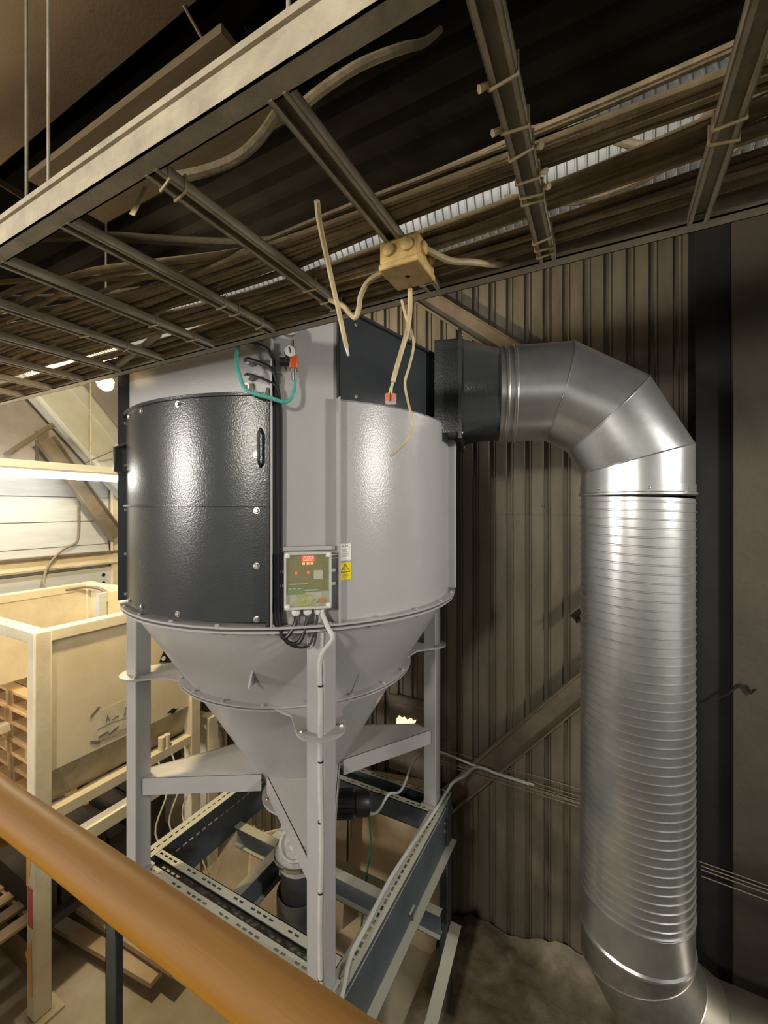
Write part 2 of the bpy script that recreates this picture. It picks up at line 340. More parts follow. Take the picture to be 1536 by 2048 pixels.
# front door sheets, black
d1 = lab(sector(RP-0.01, RP+0.012, A0+0.8, A1-1.2, 0.012, ZM-0.004, 26).build('access_door', 'black', hop), 'upper charcoal access door')
d2 = lab(sector(RP-0.01, RP+0.012, A0+0.8, A1-1.2, ZB+0.012, 0.004, 26).build('access_door', 'black', hop), 'lower charcoal access door')
sector(RP-0.01, RP+0.026, A0+0.5, A1-1.0, 0.004, 0.012, 26).build('door_seam_strip', 'black', hop)
sector(RP-0.03, RP+0.024, A0, A1-0.8, ZM-0.004, ZM+0.008, 26).build('door_top_strip', 'black', hop)
# flat upper plates, narrow column, curved grey panels
lab(chord(A0, A1, RP, ZM, ZT).build('upper_plate', 'grey', hop), 'flat grey upper plate')
up2 = lab(chord(A2+0.6, A3-0.4, RP, ZM, ZT).build('upper_plate', 'black', hop), 'flat charcoal upper plate with bolts')
chord(A1, A2, RP+0.002, ZB, ZT).build('column_plate', 'grey', hop)
sector(RP-0.012, RP+0.003, A2+0.3, A3, ZB, ZM, 26).build('side_panel', 'grey', hop)
sector(RP-0.05, RP+0.003, A2+0.3, A3, ZM-0.006, ZM, 26).build('panel_top_lip', 'grey', hop)
sector(RP-0.012, RP, A3, 360+A0, ZB, ZT, 60).build('rear_shell', 'grey', hop)
MB().lathe([(0.001, CAMZ+ZT+0.01), (0.6, CAMZ+ZT+0.01), (0.725, CAMZ+ZT-0.005), (0.725, CAMZ+ZT-0.02)], (HX, HYy, 0), 48).build('lid', 'grey', hop)
# vertical ribs
def rib(phi, r0, r1, z0, z1, th, m, label=None, cut=0.0):
    n = N(phi); t = Vector((n.y, -n.x, 0))*th/2
    a, b = H(phi, r0, z0), H(phi, r1, z0); c, d = H(phi, r1, z1-cut), H(phi, r0, z1)
    o = MB().prism([a-t, b-t, c-t, d-t], t*2).build('rib', m, hop)
    if label: lab(o, label)
    return o
rib(A0, RP-0.02, 0.905, ZB+0.01, ZM+0.45, 0.008, 'black', 'charcoal rib at left edge')
rib(A0-1.4, RP-0.02, 0.885, ZM-0.05, ZT, 0.02, 'grey')
rib(A1-0.9, RP-0.01, 0.895, ZB, ZM+0.02, 0.012, 'black', 'charcoal rib beside the cables')
rib(A1, RP-0.01, 0.905, ZB, ZT-0.05, 0.005, 'grey')
rib(A2, RP-0.01, 0.900, ZB-0.0, ZM, 0.007, 'grey')
rib(A2, RP-0.01, 0.872, ZM, ZT, 0.007, 'black')
rib(A3, RP-0.01, 0.905, ZB+0.01, ZM-0.02, 0.006, 'grey', None, 0.05)
rib(A3, RP-0.01, 0.875, ZM-0.02, ZT, 0.03, 'grey')
# handles on the door
def dhandle(phi, z0, z1, r0, r1, m='black', th=0.010):
    pts = [H(phi, r0, z0), H(phi, r1, z0+0.02), H(phi, r1, z1-0.02), H(phi, r0, z1)]
    return MB().tube(smooth([pts[0], pts[1]], 1)+[pts[2], pts[3]], th, 8).build('handle', m, hop)
lab(dhandle(A0+1.5, 0.155, 0.30, RP+0.01, RP+0.055), 'black pull handle')
lab(dhandle(A1-3.0, 0.155, 0.30, RP+0.01, RP+0.040, th=0.006), 'black pull handle')
# bolts round the door: (pixel column as angle, height)
for a in (-29.0,):
    for zz in (0.40, 0.20, -0.01, -0.22, -0.41): bolt(hop, H(a, RP+0.012, zz), N(a), 0.008)
for zz in (0.20, -0.012, -0.222, -0.425): bolt(hop, H(A1-4.0, RP+0.012, zz), N(A1-4.0), 0.009)
for a in (-20, -9.5, 6.5): bolt(hop, H(a, RP+0.012, ZM-0.022), N(a), 0.009); bolt(hop, H(a, RP+0.012, ZB+0.03), N(a), 0.009)
for s in (0.12, 0.5, 0.93):
    p = H(A2, RP, 0)*(1-s)+H(A3, RP, 0)*s; n = N((A2+A3)/2)
    bolt(hop, (p.x, p.y, CAMZ+ZT-0.03), n, 0.010)
    if s != 0.5: bolt(hop, (p.x, p.y, CAMZ+ZM+0.03), n, 0.010)
p = H(A3-1.5, RP, 0.62); bolt(hop, p, N((A2+A3)/2), 0.010)
p, q = H(A2, RP, ZT), H(A3, RP, ZT); q = p+(q-p)*0.95; n = N((A2+A3)/2)
MB().prism([p, q, q+n*0.022, p+n*0.022], (0, 0, 0.012)).build('top_edge_strip', 'black', hop)
# flange rings, cones
sector(RP-0.03, 0.900, 0, 360, ZB-0.008, ZB, 72).build('flange_ring', 'grey', hop)
sector(RP-0.03, 0.895, 0, 360, ZB-0.026, ZB-0.018, 72).build('flange_ring', 'grey', hop)
CONE = lambda z: 0.862+(z-ZB)*0.600          # radius of the cone at height z (z negative)
MB().lathe([(CONE(ZB), CAMZ+ZB-0.02), (CONE(-0.875), CAMZ-0.875)], (HX, HYy, 0), 72).build('upper_cone', 'grey', hop)
MB().lathe([(CONE(-0.885), CAMZ-0.885), (CONE(-1.66), CAMZ-1.66)], (HX, HYy, 0), 64).build('lower_cone', 'grey', hop)
sector(CONE(-0.87)-0.02, CONE(-0.87)+0.04, 0, 360, -0.872, -0.866, 72).build('flange_ring', 'grey', hop)
sector(CONE(-0.88)-0.02, CONE(-0.88)+0.045, 0, 360, -0.886, -0.879, 72).build('flange_ring', 'grey', hop)
for k in range(26):
    a = k*360/26+5
    if -80 < a-15 < 120 or a > 300:
        bolt(hop, H(a, 0.884, ZB), (0, 0, 1), 0.008, 'grey'); bolt(hop, H(a, 0.884, ZB-0.026), (0, 0, -1), 0.008, 'zinc')
for k in range(20):
    a = k*18+7
    bolt(hop, H(a, CONE(-0.87)+0.024, -0.866), (0, 0, 1), 0.009, 'grey')
# seam on the cone and a small lifting lug
for a in (-22, 62): MB().tube([H(a, CONE(ZB-0.03)+0.001, ZB-0.03), H(a, CONE(-0.865)+0.001, -0.865)], 0.004, 6).build('weld_seam', 'grey', hop)
a = 23.5; lz = -0.69
MB().prism([H(a, CONE(lz)-0.005, lz+0.035), H(a, CONE(lz)-0.02, lz-0.05), H(a, CONE(lz)+0.05, lz-0.045)], N(a+90)*0.008).build('lug', 'grey', hop)
# legs with tabs and gussets
LEG = 0.595; LZ = 1.387
for sx, sy in ((1, -1), (-1, -1), (1, 1), (-1, 1)):
    lx, ly = HX+sx*LEG, HYy+sy*LEG
    leg = MB().box((lx-0.042, ly-0.042, LZ+0.012), (lx+0.042, ly+0.042, CAMZ+ZB-0.03)).build('leg', 'grey', hop)
    bv = leg.modifiers.new('bevel', 'BEVEL'); bv.width = 0.006; bv.segments = 2
    MB().box((lx-0.055, ly-0.055, LZ), (lx+0.055, ly+0.055, LZ+0.012)).build('foot_plate', 'grey', leg)
    dv = Vector((sx, sy, 0)).normalized(); tv = Vector((-dv.y, dv.x, 0))
    zt = CAMZ-0.884; rc = CONE(-0.88)
    pts = [HC+dv*(rc-0.03)+tv*0.20, HC+dv*(rc+0.035)+tv*0.155, HC+dv*(rc+0.10)+tv*0.105]
    ear = [HC+dv*(LEG*1.4142-0.01+0.10*math.cos(R(t)))+tv*0.10*math.sin(R(t)) for t in range(80, -81, -16)]
    pts = pts+ear+[HC+dv*(rc+0.10)-tv*0.105, HC+dv*(rc+0.035)-tv*0.155, HC+dv*(rc-0.03)-tv*0.20]
    MB().prism([(p.x, p.y, zt) for p in pts], (0, 0, 0.009)).build('leg_tab', 'grey', hop)
    for s in (-1, 1): bolt(hop, HC+dv*(LEG*1.4142+0.0)+tv*s*0.078+Vector((0, 0, zt+0.009)), (0, 0, 1), 0.009)
    # gusset: a tapered tray plate from the leg to the lower cone
    zg = CAMZ-1.42; ri = CONE(-1.42)-0.06; ro = LEG*1.4142-0.03
    a, b, c, d = HC+dv*ri+tv*0.19, HC+dv*ro+tv*0.045, HC+dv*ro-tv*0.045, HC+dv*ri-tv*0.19
    g = MB().prism([(p.x, p.y, zg) for p in (a, b, c, d)], (0, 0, 0.007)).build('gusset', 'grey', hop)
    for p, q in ((a, b), (c, d)):
        w = (q-p).normalized().cross(Vector((0, 0, 1)))*0.004
        MB().prism([p+w, q+w, q-w, p-w], (0, 0, -0.085)).build('lip', 'grey', g).location.z = zg+0.007
# outlet flange
MB().lathe([(0.10, CAMZ-1.668), (0.215, CAMZ-1.668), (0.215, CAMZ-1.655), (0.14, CAMZ-1.655)], (HX, HYy, 0), 40).build('outlet_flange', 'grey', hop)
for k in range(8): bolt(hop, H(k*45+10, 0.19, -1.655), (0, 0, 1), 0.009)
# stickers on the side panel
def on_panel(phi, z, u, v, d=0.0045): n = N(phi); t = Vector((-n.y, n.x, 0)); return H(phi, RP+d, z)+t*u+Vector((0, 0, v))
def panel_rect(name, m, phi, z, u0, u1, v0, v1, d, par, th=0.0012):
    n = N(phi); pts = [on_panel(phi, z, u, v, d) for u, v in ((u0, v0), (u1, v0), (u1, v1), (u0, v1))]
    return MB().prism(pts, n*th).build(name, m, par)
ph = 51.3
st = lab(panel_rect('sticker', 'paper', ph, -0.18, -0.022, 0.022, -0.032, 0.036, 0.005, hop), 'white type plate sticker')
for v, u0, u1 in ((0.014, -0.017, 0.017), (0.010, -0.017, 0.0), (0.004, -0.016, 0.010), (-0.003, -0.016, 0.014), (-0.010, -0.017, 0.012), (-0.015, -0.017, 0.002)):
    panel_rect('print_line', 'ink', ph, -0.18, u0, u1, v-0.0006, v+0.0006, 0.0064, st, 0.0003)
panel_rect('print_mark', 'ink_black', ph, -0.18, -0.018, -0.009, 0.0255, 0.0275, 0.0064, st, 0.0003)
panel_rect('print_mark', 'ink_black', ph, -0.18, 0.012, 0.018, 0.0205, 0.0225, 0.0064, st, 0.0003)
def arc_mark(cx, cy, r, bar):
    n = N(ph); pts = [on_panel(ph, -0.18, cx+r*math.cos(R(t)), cy+r*math.sin(R(t)), 0.0066) for t in range(80, 281, 25)]
    b = MB().tube(pts, 0.0006, 5)
    if bar: b.tube([on_panel(ph, -0.18, cx-r, cy, 0.0066), on_panel(ph, -0.18, cx, cy, 0.0066)], 0.0006, 5)
    b.build('ce_mark', 'ink_black', st)
arc_mark(0.002, 0.0275, 0.0035, False); arc_mark(0.009, 0.0275, 0.0035, True)
sy_ = lab(panel_rect('sticker', 'yellow', ph, -0.255, -0.022, 0.022, -0.033, 0.036, 0.005, hop), 'yellow warning sticker with triangle')
tri = [(-0.020, -0.003), (0.0165, -0.001), (-0.004, 0.030)]
b = MB()
for i in range(3):
    p, q = tri[i], tri[(i+1) % 3]; b.tube([on_panel(ph, -0.255, *p, 0.0066), on_panel(ph, -0.255, *q, 0.0066)], 0.0011, 5)
b.build('warning_triangle', 'ink_black', sy_)
MB().tube([on_panel(ph, -0.255, -0.004, 0.019, 0.0066), on_panel(ph, -0.255, -0.004, 0.005, 0.0066)], [0.0012, 0.0007], 5).tube([on_panel(ph, -0.255, -0.004, 0.0025, 0.0066), on_panel(ph, -0.255, -0.004, 0.001, 0.0066)], 0.001, 5).build('exclamation_mark', 'ink_black', sy_)
for v in (-0.012, -0.017, -0.022): panel_rect('print_line', 'ink', ph, -0.255, -0.015, 0.013, v-0.0006, v+0.0006, 0.0064, sy_, 0.0003)
# ------------------------------------------------------------------ things on the narrow column
PHC = (A1+A2)/2; NC = N(PHC); TC = Vector((-NC.y, NC.x, 0))
_m = (H(A1, RP, 0)+H(A2, RP, 0))/2
def K(u, z, d): return Vector((_m.x, _m.y, CAMZ+z))+TC*u+NC*d
def kbox(name, m, u0, u1, z0, z1, d0, d1, par=None, bev=0):
    o = MB().ob(K((u0+u1)/2, (z0+z1)/2, (d0+d1)/2), TC*(u1-u0)/2, Vector((0, 0, (z1-z0)/2)), NC*(d1-d0)/2).build(name, m, par)
    if bev: bv = o.modifiers.new('bevel', 'BEVEL'); bv.width = bev; bv.segments = 2
    return o
cb = empty('control_box', K(0, -0.43, 0.01), 'grey control box with clear lid and red digits on the hopper', 'control box')
kbox('mounting_plate', 'grey', -0.092, 0.122, -0.375, -0.150, 0.004, 0.010, cb)
kbox('mounting_bracket', 'grey', -0.105, 0.112, -0.165, -0.150, 0.004, 0.020, cb)
BX0, BX1, BZ0, BZ1 = -0.082, 0.094, -0.382, -0.168
kbox('case', 'wire_grey', BX0, BX1, BZ0, BZ1, 0.012, 0.045, cb, 0.006)
b = MB()
for (u0, u1, z0, z1) in ((BX0, BX1, BZ1-0.009, BZ1), (BX0, BX1, BZ0, BZ0+0.009), (BX0, BX0+0.008, BZ0, BZ1), (BX1-0.008, BX1, BZ0, BZ1)):
    b.ob(K((u0+u1)/2, (z0+z1)/2, 0.056), TC*(u1-u0)/2, Vector((0, 0, (z1-z0)/2)), NC*0.011)
lid = b.build('lid_frame', 'wire_grey', cb)
kbox('clear_lid', 'lens_olive', BX0+0.008, BX1-0.008, BZ0+0.009, BZ1-0.009, 0.0635, 0.0655, cb)
for u in (BX0+0.011, BX1-0.011):
    for z in (BZ0+0.011, BZ1-0.011):
        cn = kbox('lid_corner', 'wire_grey', u-0.011, u+0.011, z-0.011, z+0.011, 0.046, 0.068, lid, 0.004)
        bolt(cb, K(u, z, 0.068), NC, 0.006, 'white', 'lid_screw', 0.2)
for z in (-0.245, -0.297):
    for u in (BX0-0.010, BX1+0.012):
        kbox('clip', 'chrome', u-0.008, u+0.008, z-0.006, z+0.006, 0.010, 0.022, cb)
pc = kbox('circuit_board', 'pcb', BX0+0.012, BX1-0.012, -0.318, BZ1-0.014, 0.0455, 0.048, cb)
D = 0.0485
dsp = kbox('display', 'led', -0.017, 0.030, -0.205, -0.182, D, D+0.006, cb, 0.003)
def digit(u, zc, segs):
    w, h = 0.0036, 0.0070; th = 0.0008; b = MB(); d = D+0.0068
    S = {'a': ((-w, h), (w, h)), 'b': ((w, h), (w, 0)), 'c': ((w, 0), (w, -h)), 'd': ((-w, -h), (w, -h)), 'e': ((-w, -h), (-w, 0)), 'f': ((-w, 0), (-w, h)), 'g': ((-w, 0), (w, 0))}
    for s in segs:
        (a0, b0), (a1, b1) = S[s]; b.tube([K(u+a0+b0*0.12, zc+b0, d), K(u+a1+b1*0.12, zc+b1, d)], th, 5)
    return b.build('digit', 'led_digit', dsp)
digit(-0.006, -0.1935, 'abcdef'); digit(0.0065, -0.1935, 'abcdef'); digit(0.019, -0.1935, 'abged')
MB().ob(K(0.0003, -0.2003, D+0.0068), TC*0.0009, Vector((0, 0, 0.0009)), NC*0.0008).build('decimal_point', 'led_digit', dsp)
for u in (-0.010, 0.006, 0.021): kbox('amber_button', 'led_amber', u-0.005, u+0.005, -0.217, -0.208, D, D+0.003, cb, 0.001)
for u in (-0.038, 0.007): MB().lathe([(0.0055, 0), (0.0055, 0.004), (0.0001, 0.008)], K(u, -0.247, D), 10, ax=NC).build('signal_led', 'led', cb)
kbox('relay', 'wire_grey', 0.028, 0.062, -0.273, -0.238, D, D+0.010, cb, 0.002)
kbox('board_strip', 'wire_grey', -0.062, 0.005, -0.291, -0.287, D, D+0.003, cb)
kbox('terminal_block', 'pcb2', -0.068, -0.010, -0.325, -0.300, D, D+0.010, cb, 0.002)
kbox('terminal_block', 'pcb2', -0.009, 0.052, -0.318, -0.308, D, D+0.008, cb, 0.001)
for u in (-0.06, -0.045, -0.025): kbox('terminal_mark', 'paper', u-0.005, u+0.005, -0.306, -0.304, D+0.010, D+0.0105, cb)
kbox('terminal_mark', 'paper', -0.006, 0.040, -0.314, -0.311, D+0.008, D+0.0085, cb)
for i in range(5):
    u = -0.024+i*0.008; MB().tube(smooth([K(u, -0.326, D+0.003), K(u+0.012, -0.345, D+0.010), K(u-0.012+i*0.004, -0.360, D+0.006), K(u+0.02, -0.372, D)], 5), 0.0016, 5).build('loose_wire', 'yg', cb)
kbox('wire_connector', 'orange', 0.045, 0.068, -0.362, -0.346, D, D+0.010, cb, 0.003)
MB().tube(smooth([K(0.01, -0.366, D+0.004), K(0.03, -0.362, D+0.008), K(0.05, -0.344, D+0.010)], 5), 0.0018, 5).build('loose_wire', 'cream_cable', cb)
GL = ((-0.038, 0.017), (0.005, 0.017), (0.042, 0.012), (0.060, 0.008))
for u, r in GL:
    MB().lathe([(r, 0), (r, -0.010), (r*0.95, -0.022), (r*0.6, -0.030), (0.001, -0.030)], K(u, BZ0, 0.030), 12).build('cable_gland', 'white', cb)
for z in (-0.183, -0.196): MB().tube([K(BX1, z, 0.045), K(0.135, z+0.001, 0.030), K(0.150, z+0.002, 0.050)], 0.0018, 5).build('clear_strap', 'clear', cb)
# black cables: from the glands round a loop and up beside the rib
XB = -0.116
tops = [(0.640, -0.010), (0.570, -0.004), (0.513, 0.002)]
LB = H(A1, RP, 0)
NL = N((A0+A1)/2); TL = Vector((-NL.y, NL.x, 0))
def KL(u, z, d): return Vector((LB.x, LB.y, CAMZ+z))+TL*u+NL*d       # on the flat plate left of the column
for i, ((u, r), (zt, off), low) in enumerate(zip(GL[:3], tops, (-0.49, -0.515, -0.53))):
    cr = 0.0085 if i < 2 else 0.005
    x0 = XB+i*0.012
    pts = [K(u, BZ0-0.028, 0.030), K(u-0.002, -0.44, 0.034), K(u-0.028, low+0.008, 0.04), K((u+x0)/2-0.008, low, 0.04), K(x0+0.022, low+0.025, 0.034), K(x0+0.002, -0.42, 0.022),
           K(x0, -0.30, 0.016+i*0.002), K(x0, 0.0, 0.016+i*0.004), K(x0, 0.32, 0.016+i*0.004), K(x0-0.004, zt-0.12, 0.028), K(x0-0.022, zt-0.055, 0.045), KL(-0.060, zt-0.012, 0.060), KL(-0.105, zt, 0.040)]
    tag(MB().tube(smooth(pts, 6), cr, 8).build('black_cable', 'rubber'), ['thick black cable from leftmost gland of control box up beside rib', 'thick black cable from middle white gland up beside the rib', 'thin black cable from small gland up beside the rib'][i], 'cable', 'black cables on the hopper column')
for i, zt in enumerate((0.640, 0.570, 0.513)):
    tag(MB().lathe([(0.015, 0), (0.015, 0.014), (0.011, 0.026), (0.001, 0.026)], KL(-0.105, zt, 0.0), 10, ax=NL).build('cable_gland', 'wire_grey'), ['topmost grey cable gland on flat grey hopper plate', 'second grey cable gland from top on flat hopper plate', 'third grey cable gland from top on flat hopper plate'][i], 'cable gland', 'glands on the upper plate')
tag(MB().lathe([(0.008, 0.004), (0.008, 0.018), (0.017, 0.018), (0.017, 0.0)], KL(-0.122, 0.475, 0.0), 14, ax=NL).build('cable_gland', 'white'), 'empty white gland with a dark opening, lowest on the hopper plate', 'cable gland', 'glands on the upper plate')
tag(MB().lathe([(0.014, 0), (0.014, 0.012), (0.001, 0.014)], KL(-0.07, 0.655, 0.0), 10, ax=NL).build('blind_plug', 'grey'), 'small dark plug beside the topmost gland on plate', 'plug')
# pressure regulator with gauges
rg = empty('pressure_regulator', K(-0.045, 0.47, 0.0), 'orange air pressure regulator with two round gauges on hopper column', 'regulator')
def kcyl(name, m, u, z0, z1, d, r, par, n=14): return MB().cyl(K(u, z0, d), K(u, z1, d), r, n).build(name, m, par)
kcyl('fitting', 'chrome', -0.045, 0.478, 0.510, 0.05, 0.010, rg); kcyl('fitting', 'chrome', -0.045, 0.508, 0.520, 0.05, 0.014, rg)
kbox('body', 'orange', -0.062, -0.032, 0.522, 0.575, 0.028, 0.062, rg, 0.004)
MB().cyl(K(-0.060, 0.548, 0.045), K(-0.098, 0.548, 0.042), 0.017, 14).build('knob', 'rubber', rg)
kcyl('fitting', 'chrome', -0.048, 0.575, 0.630, 0.048, 0.008, rg); kcyl('fitting', 'chrome', -0.048, 0.586, 0.596, 0.048, 0.012, rg)
for u, z, r in ((-0.060, 0.578, 0.022), (-0.062, 0.668, 0.034)):
    g = MB().lathe([(0.001, 0), (r, 0), (r, 0.018), (r*0.93, 0.020)], K(u, z, 0.058), 22, ax=NC).build('gauge', 'chrome', rg)
    MB().lathe([(0.001, 0.0185), (r*0.93, 0.0185)], K(u, z, 0.058), 22, ax=NC).build('dial', 'paper', g)
    MB().tube([K(u+0.003, z-r*0.35, 0.0785), K(u-0.002, z+r*0.7, 0.0785)], 0.0016, 5).build('needle', 'ink_black', g)
kbox('wall_bracket', 'rubber', -0.062, -0.032, 0.545, 0.570, 0.0, 0.03, rg)
tag(MB().tube(smooth([K(-0.045, 0.480, 0.05), K(-0.044, 0.445, 0.055), K(-0.058, 0.405, 0.065), K(-0.085, 0.390, 0.07), K(-0.125, 0.400, 0.075), KL(-0.05, 0.435, 0.085), KL(-0.090, 0.50, 0.085), KL(-0.115, 0.565, 0.075), KL(-0.125, 0.66, 0.05), KL(-0.125, 0.78, 0.03)], 7), 0.0075, 9).build('air_hose', 'teal'), 'teal air hose looping from the regulator up the hopper', 'hose')
# ------------------------------------------------------------------ outlet duct
SD = Vector((0.978*c_+0.207*s_, 0.978*s_-0.207*c_, 0)).normalized()       # direction of the horizontal run
VA = Vector((1.28*c_-2.145*s_, 1.28*s_+2.145*c_, 0))                       # foot of the vertical run
ZA = CAMZ+0.61; RB = 0.50; RD = 0.25
UPV = Vector((0, 0, 1)); EV = SD.cross(UPV)
dk = empty('extraction_duct', (VA.x, VA.y, 0.2), 'large shiny galvanised extraction duct bending from hopper down to the floor', 'duct')
BC = VA-SD*RB+UPV*(ZA-RB)                                                # bend centre
def ring(alpha, ax_dir_half, r=RD, seg=48):
    # section of the elbow on the mitre plane at angle alpha (0 = horizontal run, 90 = vertical)
    rho = SD*math.sin(R(alpha))+UPV*math.cos(R(alpha)); k = 1/math.cos(ax_dir_half)
    return [BC+rho*RB*k+EV*r*math.cos(2*math.pi*j/seg)+rho*r*k*math.sin(2*math.pi*j/seg) for j in range(seg)]
def skin(rings, name, m, par, ang=30):
    n = len(rings[0]); b = MB(); b.add([p for r in rings for p in r], [(i*n+j, i*n+(j+1) % n, (i+1)*n+(j+1) % n, (i+1)*n+j) for i in range(len(rings)-1) for j in range(n)])
    return b.build(name, m, par, ang)
h = R(15)
e0 = [p-SD*0.08 for p in ring(0, 0)]
secs = [e0, ring(15, h), ring(45, h), ring(75, h), ring(90, 0)]
for i in range(4): skin([secs[i], secs[i+1]], 'elbow_section', 'galv', dk)
def bead(sec, name, r=0.0035):
    return MB().tube(sec+[sec[0]], r, 5, False).build(name, 'galv', dk)
for i in (1, 2, 3): bead(secs[i], 'seam')
def hring(off, r): return [BC+UPV*RB+SD*off+EV*r*math.cos(2*math.pi*j/48)+UPV*r*math.sin(2*math.pi*j/48) for j in range(48)]
cl = skin([hring(k-0.0, r_) for k, r_ in ((-0.075, RD), (-0.075, RD+0.004), (-0.09, RD+0.004), (-0.094, RD+0.010), (-0.102, RD+0.010), (-0.106, RD+0.004), (-0.13, RD+0.004), (-0.134, RD+0.009), (-0.142, RD+0.009), (-0.146, RD+0.004), (-0.172, RD+0.004), (-0.172, RD-0.004))], 'collar', 'galv', dk)
# square-to-round transition and its flange
sq = []
for j in range(48):
    a = 2*math.pi*j/48; cx, sx = math.cos(a), math.sin(a); k = 0.235/max(abs(cx), abs(sx)); sq.append(BC+UPV*RB+SD*(-0.37)+EV*cx*k+UPV*sx*k)
lab(skin([sq, hring(-0.16, RD-0.003)], 'transition_piece', 'black', dk, 60), 'charcoal square to round transition')
b = MB()
for s in (-1, 1):
    b.ob(BC+UPV*(RB+s*0.245)-SD*0.37, SD*0.008, EV*0.27, UPV*0.025); b.ob(BC+UPV*RB-SD*0.37+EV*s*0.245, SD*0.008, EV*0.025, UPV*0.22)
lab(b.build('square_flange', 'black', dk), 'charcoal square flange')
for s in (-1, 1): bolt(dk, BC+UPV*(RB+s*0.24)-SD*0.362-EV*(-0.255), SD, 0.008); bolt(dk, BC+UPV*(RB+s*0.24)-SD*0.362+EV*(-0.255), SD, 0.008)
b = MB()
p0 = BC+UPV*RB-SD*0.378; 
for s in (-1, 1):
    b.ob(p0-SD*0.06+UPV*s*0.232, SD*0.06, EV*0.235, UPV*0.003); b.ob(p0-SD*0.06+EV*s*0.232, SD*0.06, EV*0.003, UPV*0.235)
lab(b.build('outlet_box', 'black', dk), 'charcoal outlet box joining the hopper')
# spiral pipe
ZS0, ZS1 = CAMZ+0.08, CAMZ-1.98
pitch = 0.0415; n = 48; b = MB(); prof = [(0, 0), (0.36, 0), (0.42, 0.0042), (0.52, 0.0042), (0.58, 0)]
turns = int((ZS0-ZS1)/pitch); vs_ = []; steps = []
for t in range(turns):
    for f, d in prof: steps.append((t+f, d))
for f, d in steps:
    for j in range(n+1):
        a = 2*math.pi*j/n; z = ZS0-(f+j/n)*pitch; vs_.append((VA.x+(RD+d)*math.cos(a), VA.y+(RD+d)*math.sin(a), z))
m_ = n+1
b.add(vs_, [(i*m_+j, (i+1)*m_+j, (i+1)*m_+j+1, i*m_+j+1) for i in range(len(steps)-1) for j in range(n)])
lab(b.build('spiral_pipe', 'galv', dk, 30), 'spiral ribbed galvanised pipe')
def vl(prof, name, m='galv'): return MB().lathe(prof, (VA.x, VA.y, 0), 48).build(name, m, dk, 30)
vl([(RD-0.004, CAMZ+0.11), (RD+0.004, CAMZ+0.11), (RD+0.004, CAMZ+0.075), (RD+0.010, CAMZ+0.070), (RD+0.010, CAMZ+0.062), (RD-0.004, CAMZ+0.055)], 'collar')
for a in (-40, 10, 55): p = VA+Vector((math.sin(R(a)), -math.cos(R(a)), 0))*(RD+0.004); bolt(dk, (p.x, p.y, CAMZ+0.09), (math.sin(R(a)), -math.cos(R(a)), 0), 0.006)
vl([(RD-0.003, CAMZ-1.95), (RD+0.006, CAMZ-1.955), (RD+0.002, CAMZ-1.97), (RD+0.002, CAMZ-2.13), (RD+0.009, CAMZ-2.14), (RD+0.009, CAMZ-2.15), (RD-0.003, CAMZ-2.155)], 'coupling')
# lower elbow towards the right
S2 = Vector((1, 0, 0)); RB2 = 0.42; ZE = CAMZ-2.14
B2 = VA+S2*RB2+UPV*ZE; E2 = S2.cross(UPV)
def ring2(alpha, half, off=0.0, seg=48):
    rho = -S2*math.cos(R(alpha))-UPV*math.sin(R(alpha)); k = 1/math.cos(half); tan = -UPV*math.cos(R(alpha))+S2*math.sin(R(alpha))
    return [B2+rho*RB2*k+tan*off+E2*(RD-0.002)*math.cos(2*math.pi*j/seg)+rho*(RD-0.002)*k*math.sin(2*math.pi*j/seg) for j in range(seg)]
s2 = [ring2(0, 0), ring2(15, h), ring2(45, h), ring2(75, h), ring2(90, 0, 1.6)]
for i in range(4): lab(skin([s2[i], s2[i+1]], 'elbow_section', 'galv2', dk), 'dull dusty elbow section')
for i in (1, 2, 3): MB().tube(s2[i]+[s2[i][0]], 0.0035, 5, False).build('seam', 'galv2', dk)
# ------------------------------------------------------------------ valve and discharge pipe below the hopper
rv = empty('rotary_valve', (HX, HYy, 1.2), 'cast metal rotary valve with inspection lid and black motor under hopper', 'valve')
MB().lathe([(0.001, 1.632), (0.20, 1.632), (0.20, 1.618), (0.11, 1.618), (0.10, 1.56), (0.085, 1.52), (0.001, 1.52)], (HX, HYy, 0), 36).build('top_flange', 'alu', rv)
for k in range(6): a = R(60*k+15); MB().cyl((HX+0.17*math.sin(a), HYy-0.17*math.cos(a), 1.62), (HX+0.17*math.sin(a), HYy-0.17*math.cos(a), 1.56), 0.008, 8).build('stud', 'zinc', rv)
MB().lathe([(0.001, 1.52), (0.085, 1.52), (0.105, 1.48), (0.12, 1.36), (0.125, 1.30), (0.145, 1.295), (0.145, 1.265), (0.12, 1.26), (0.12, 1.22), (0.001, 1.22)], (HX, HYy, 0), 36).build('body', 'alu', rv)
vd = Vector((0.36, -0.78, 0.45)).normalized(); vc = Vector((HX+0.035, HYy-0.075, 1.40))
ld = lab(MB().lathe([(0.001, 0.032), (0.070, 0.032), (0.074, 0.044), (0.088, 0.044), (0.092, 0.034), (0.092, 0.0), (0.001, 0.0)], vc, 28, ax=vd).build('inspection_lid', 'alu', rv), 'round inspection lid')
MB().lathe([(0.001, 0.030), (0.018, 0.028), (0.022, 0.0)], vc+vd*0.045+Vector((0, 0, -0.01)), 14, ax=vd).build('sight_knob', 'wire_grey', ld)
MB().box((HX-0.06, HYy-0.115, 1.44), (HX-0.02, HYy-0.105, 1.455)).build('name_plate', 'wire_grey', ld)
MB().lathe([(0.147, 1.268), (0.152, 1.285), (0.147, 1.30)], (HX, HYy, 0), 36).build('clamp_ring', 'chrome', rv)
md = Vector((0.85, 0.53, 0)).normalized(); m0 = Vector((HX, HYy, 1.545))
MB().cyl(m0, m0+md*0.18, 0.035, 14).build('motor_shaft_housing', 'alu', rv)
mo = MB(); 
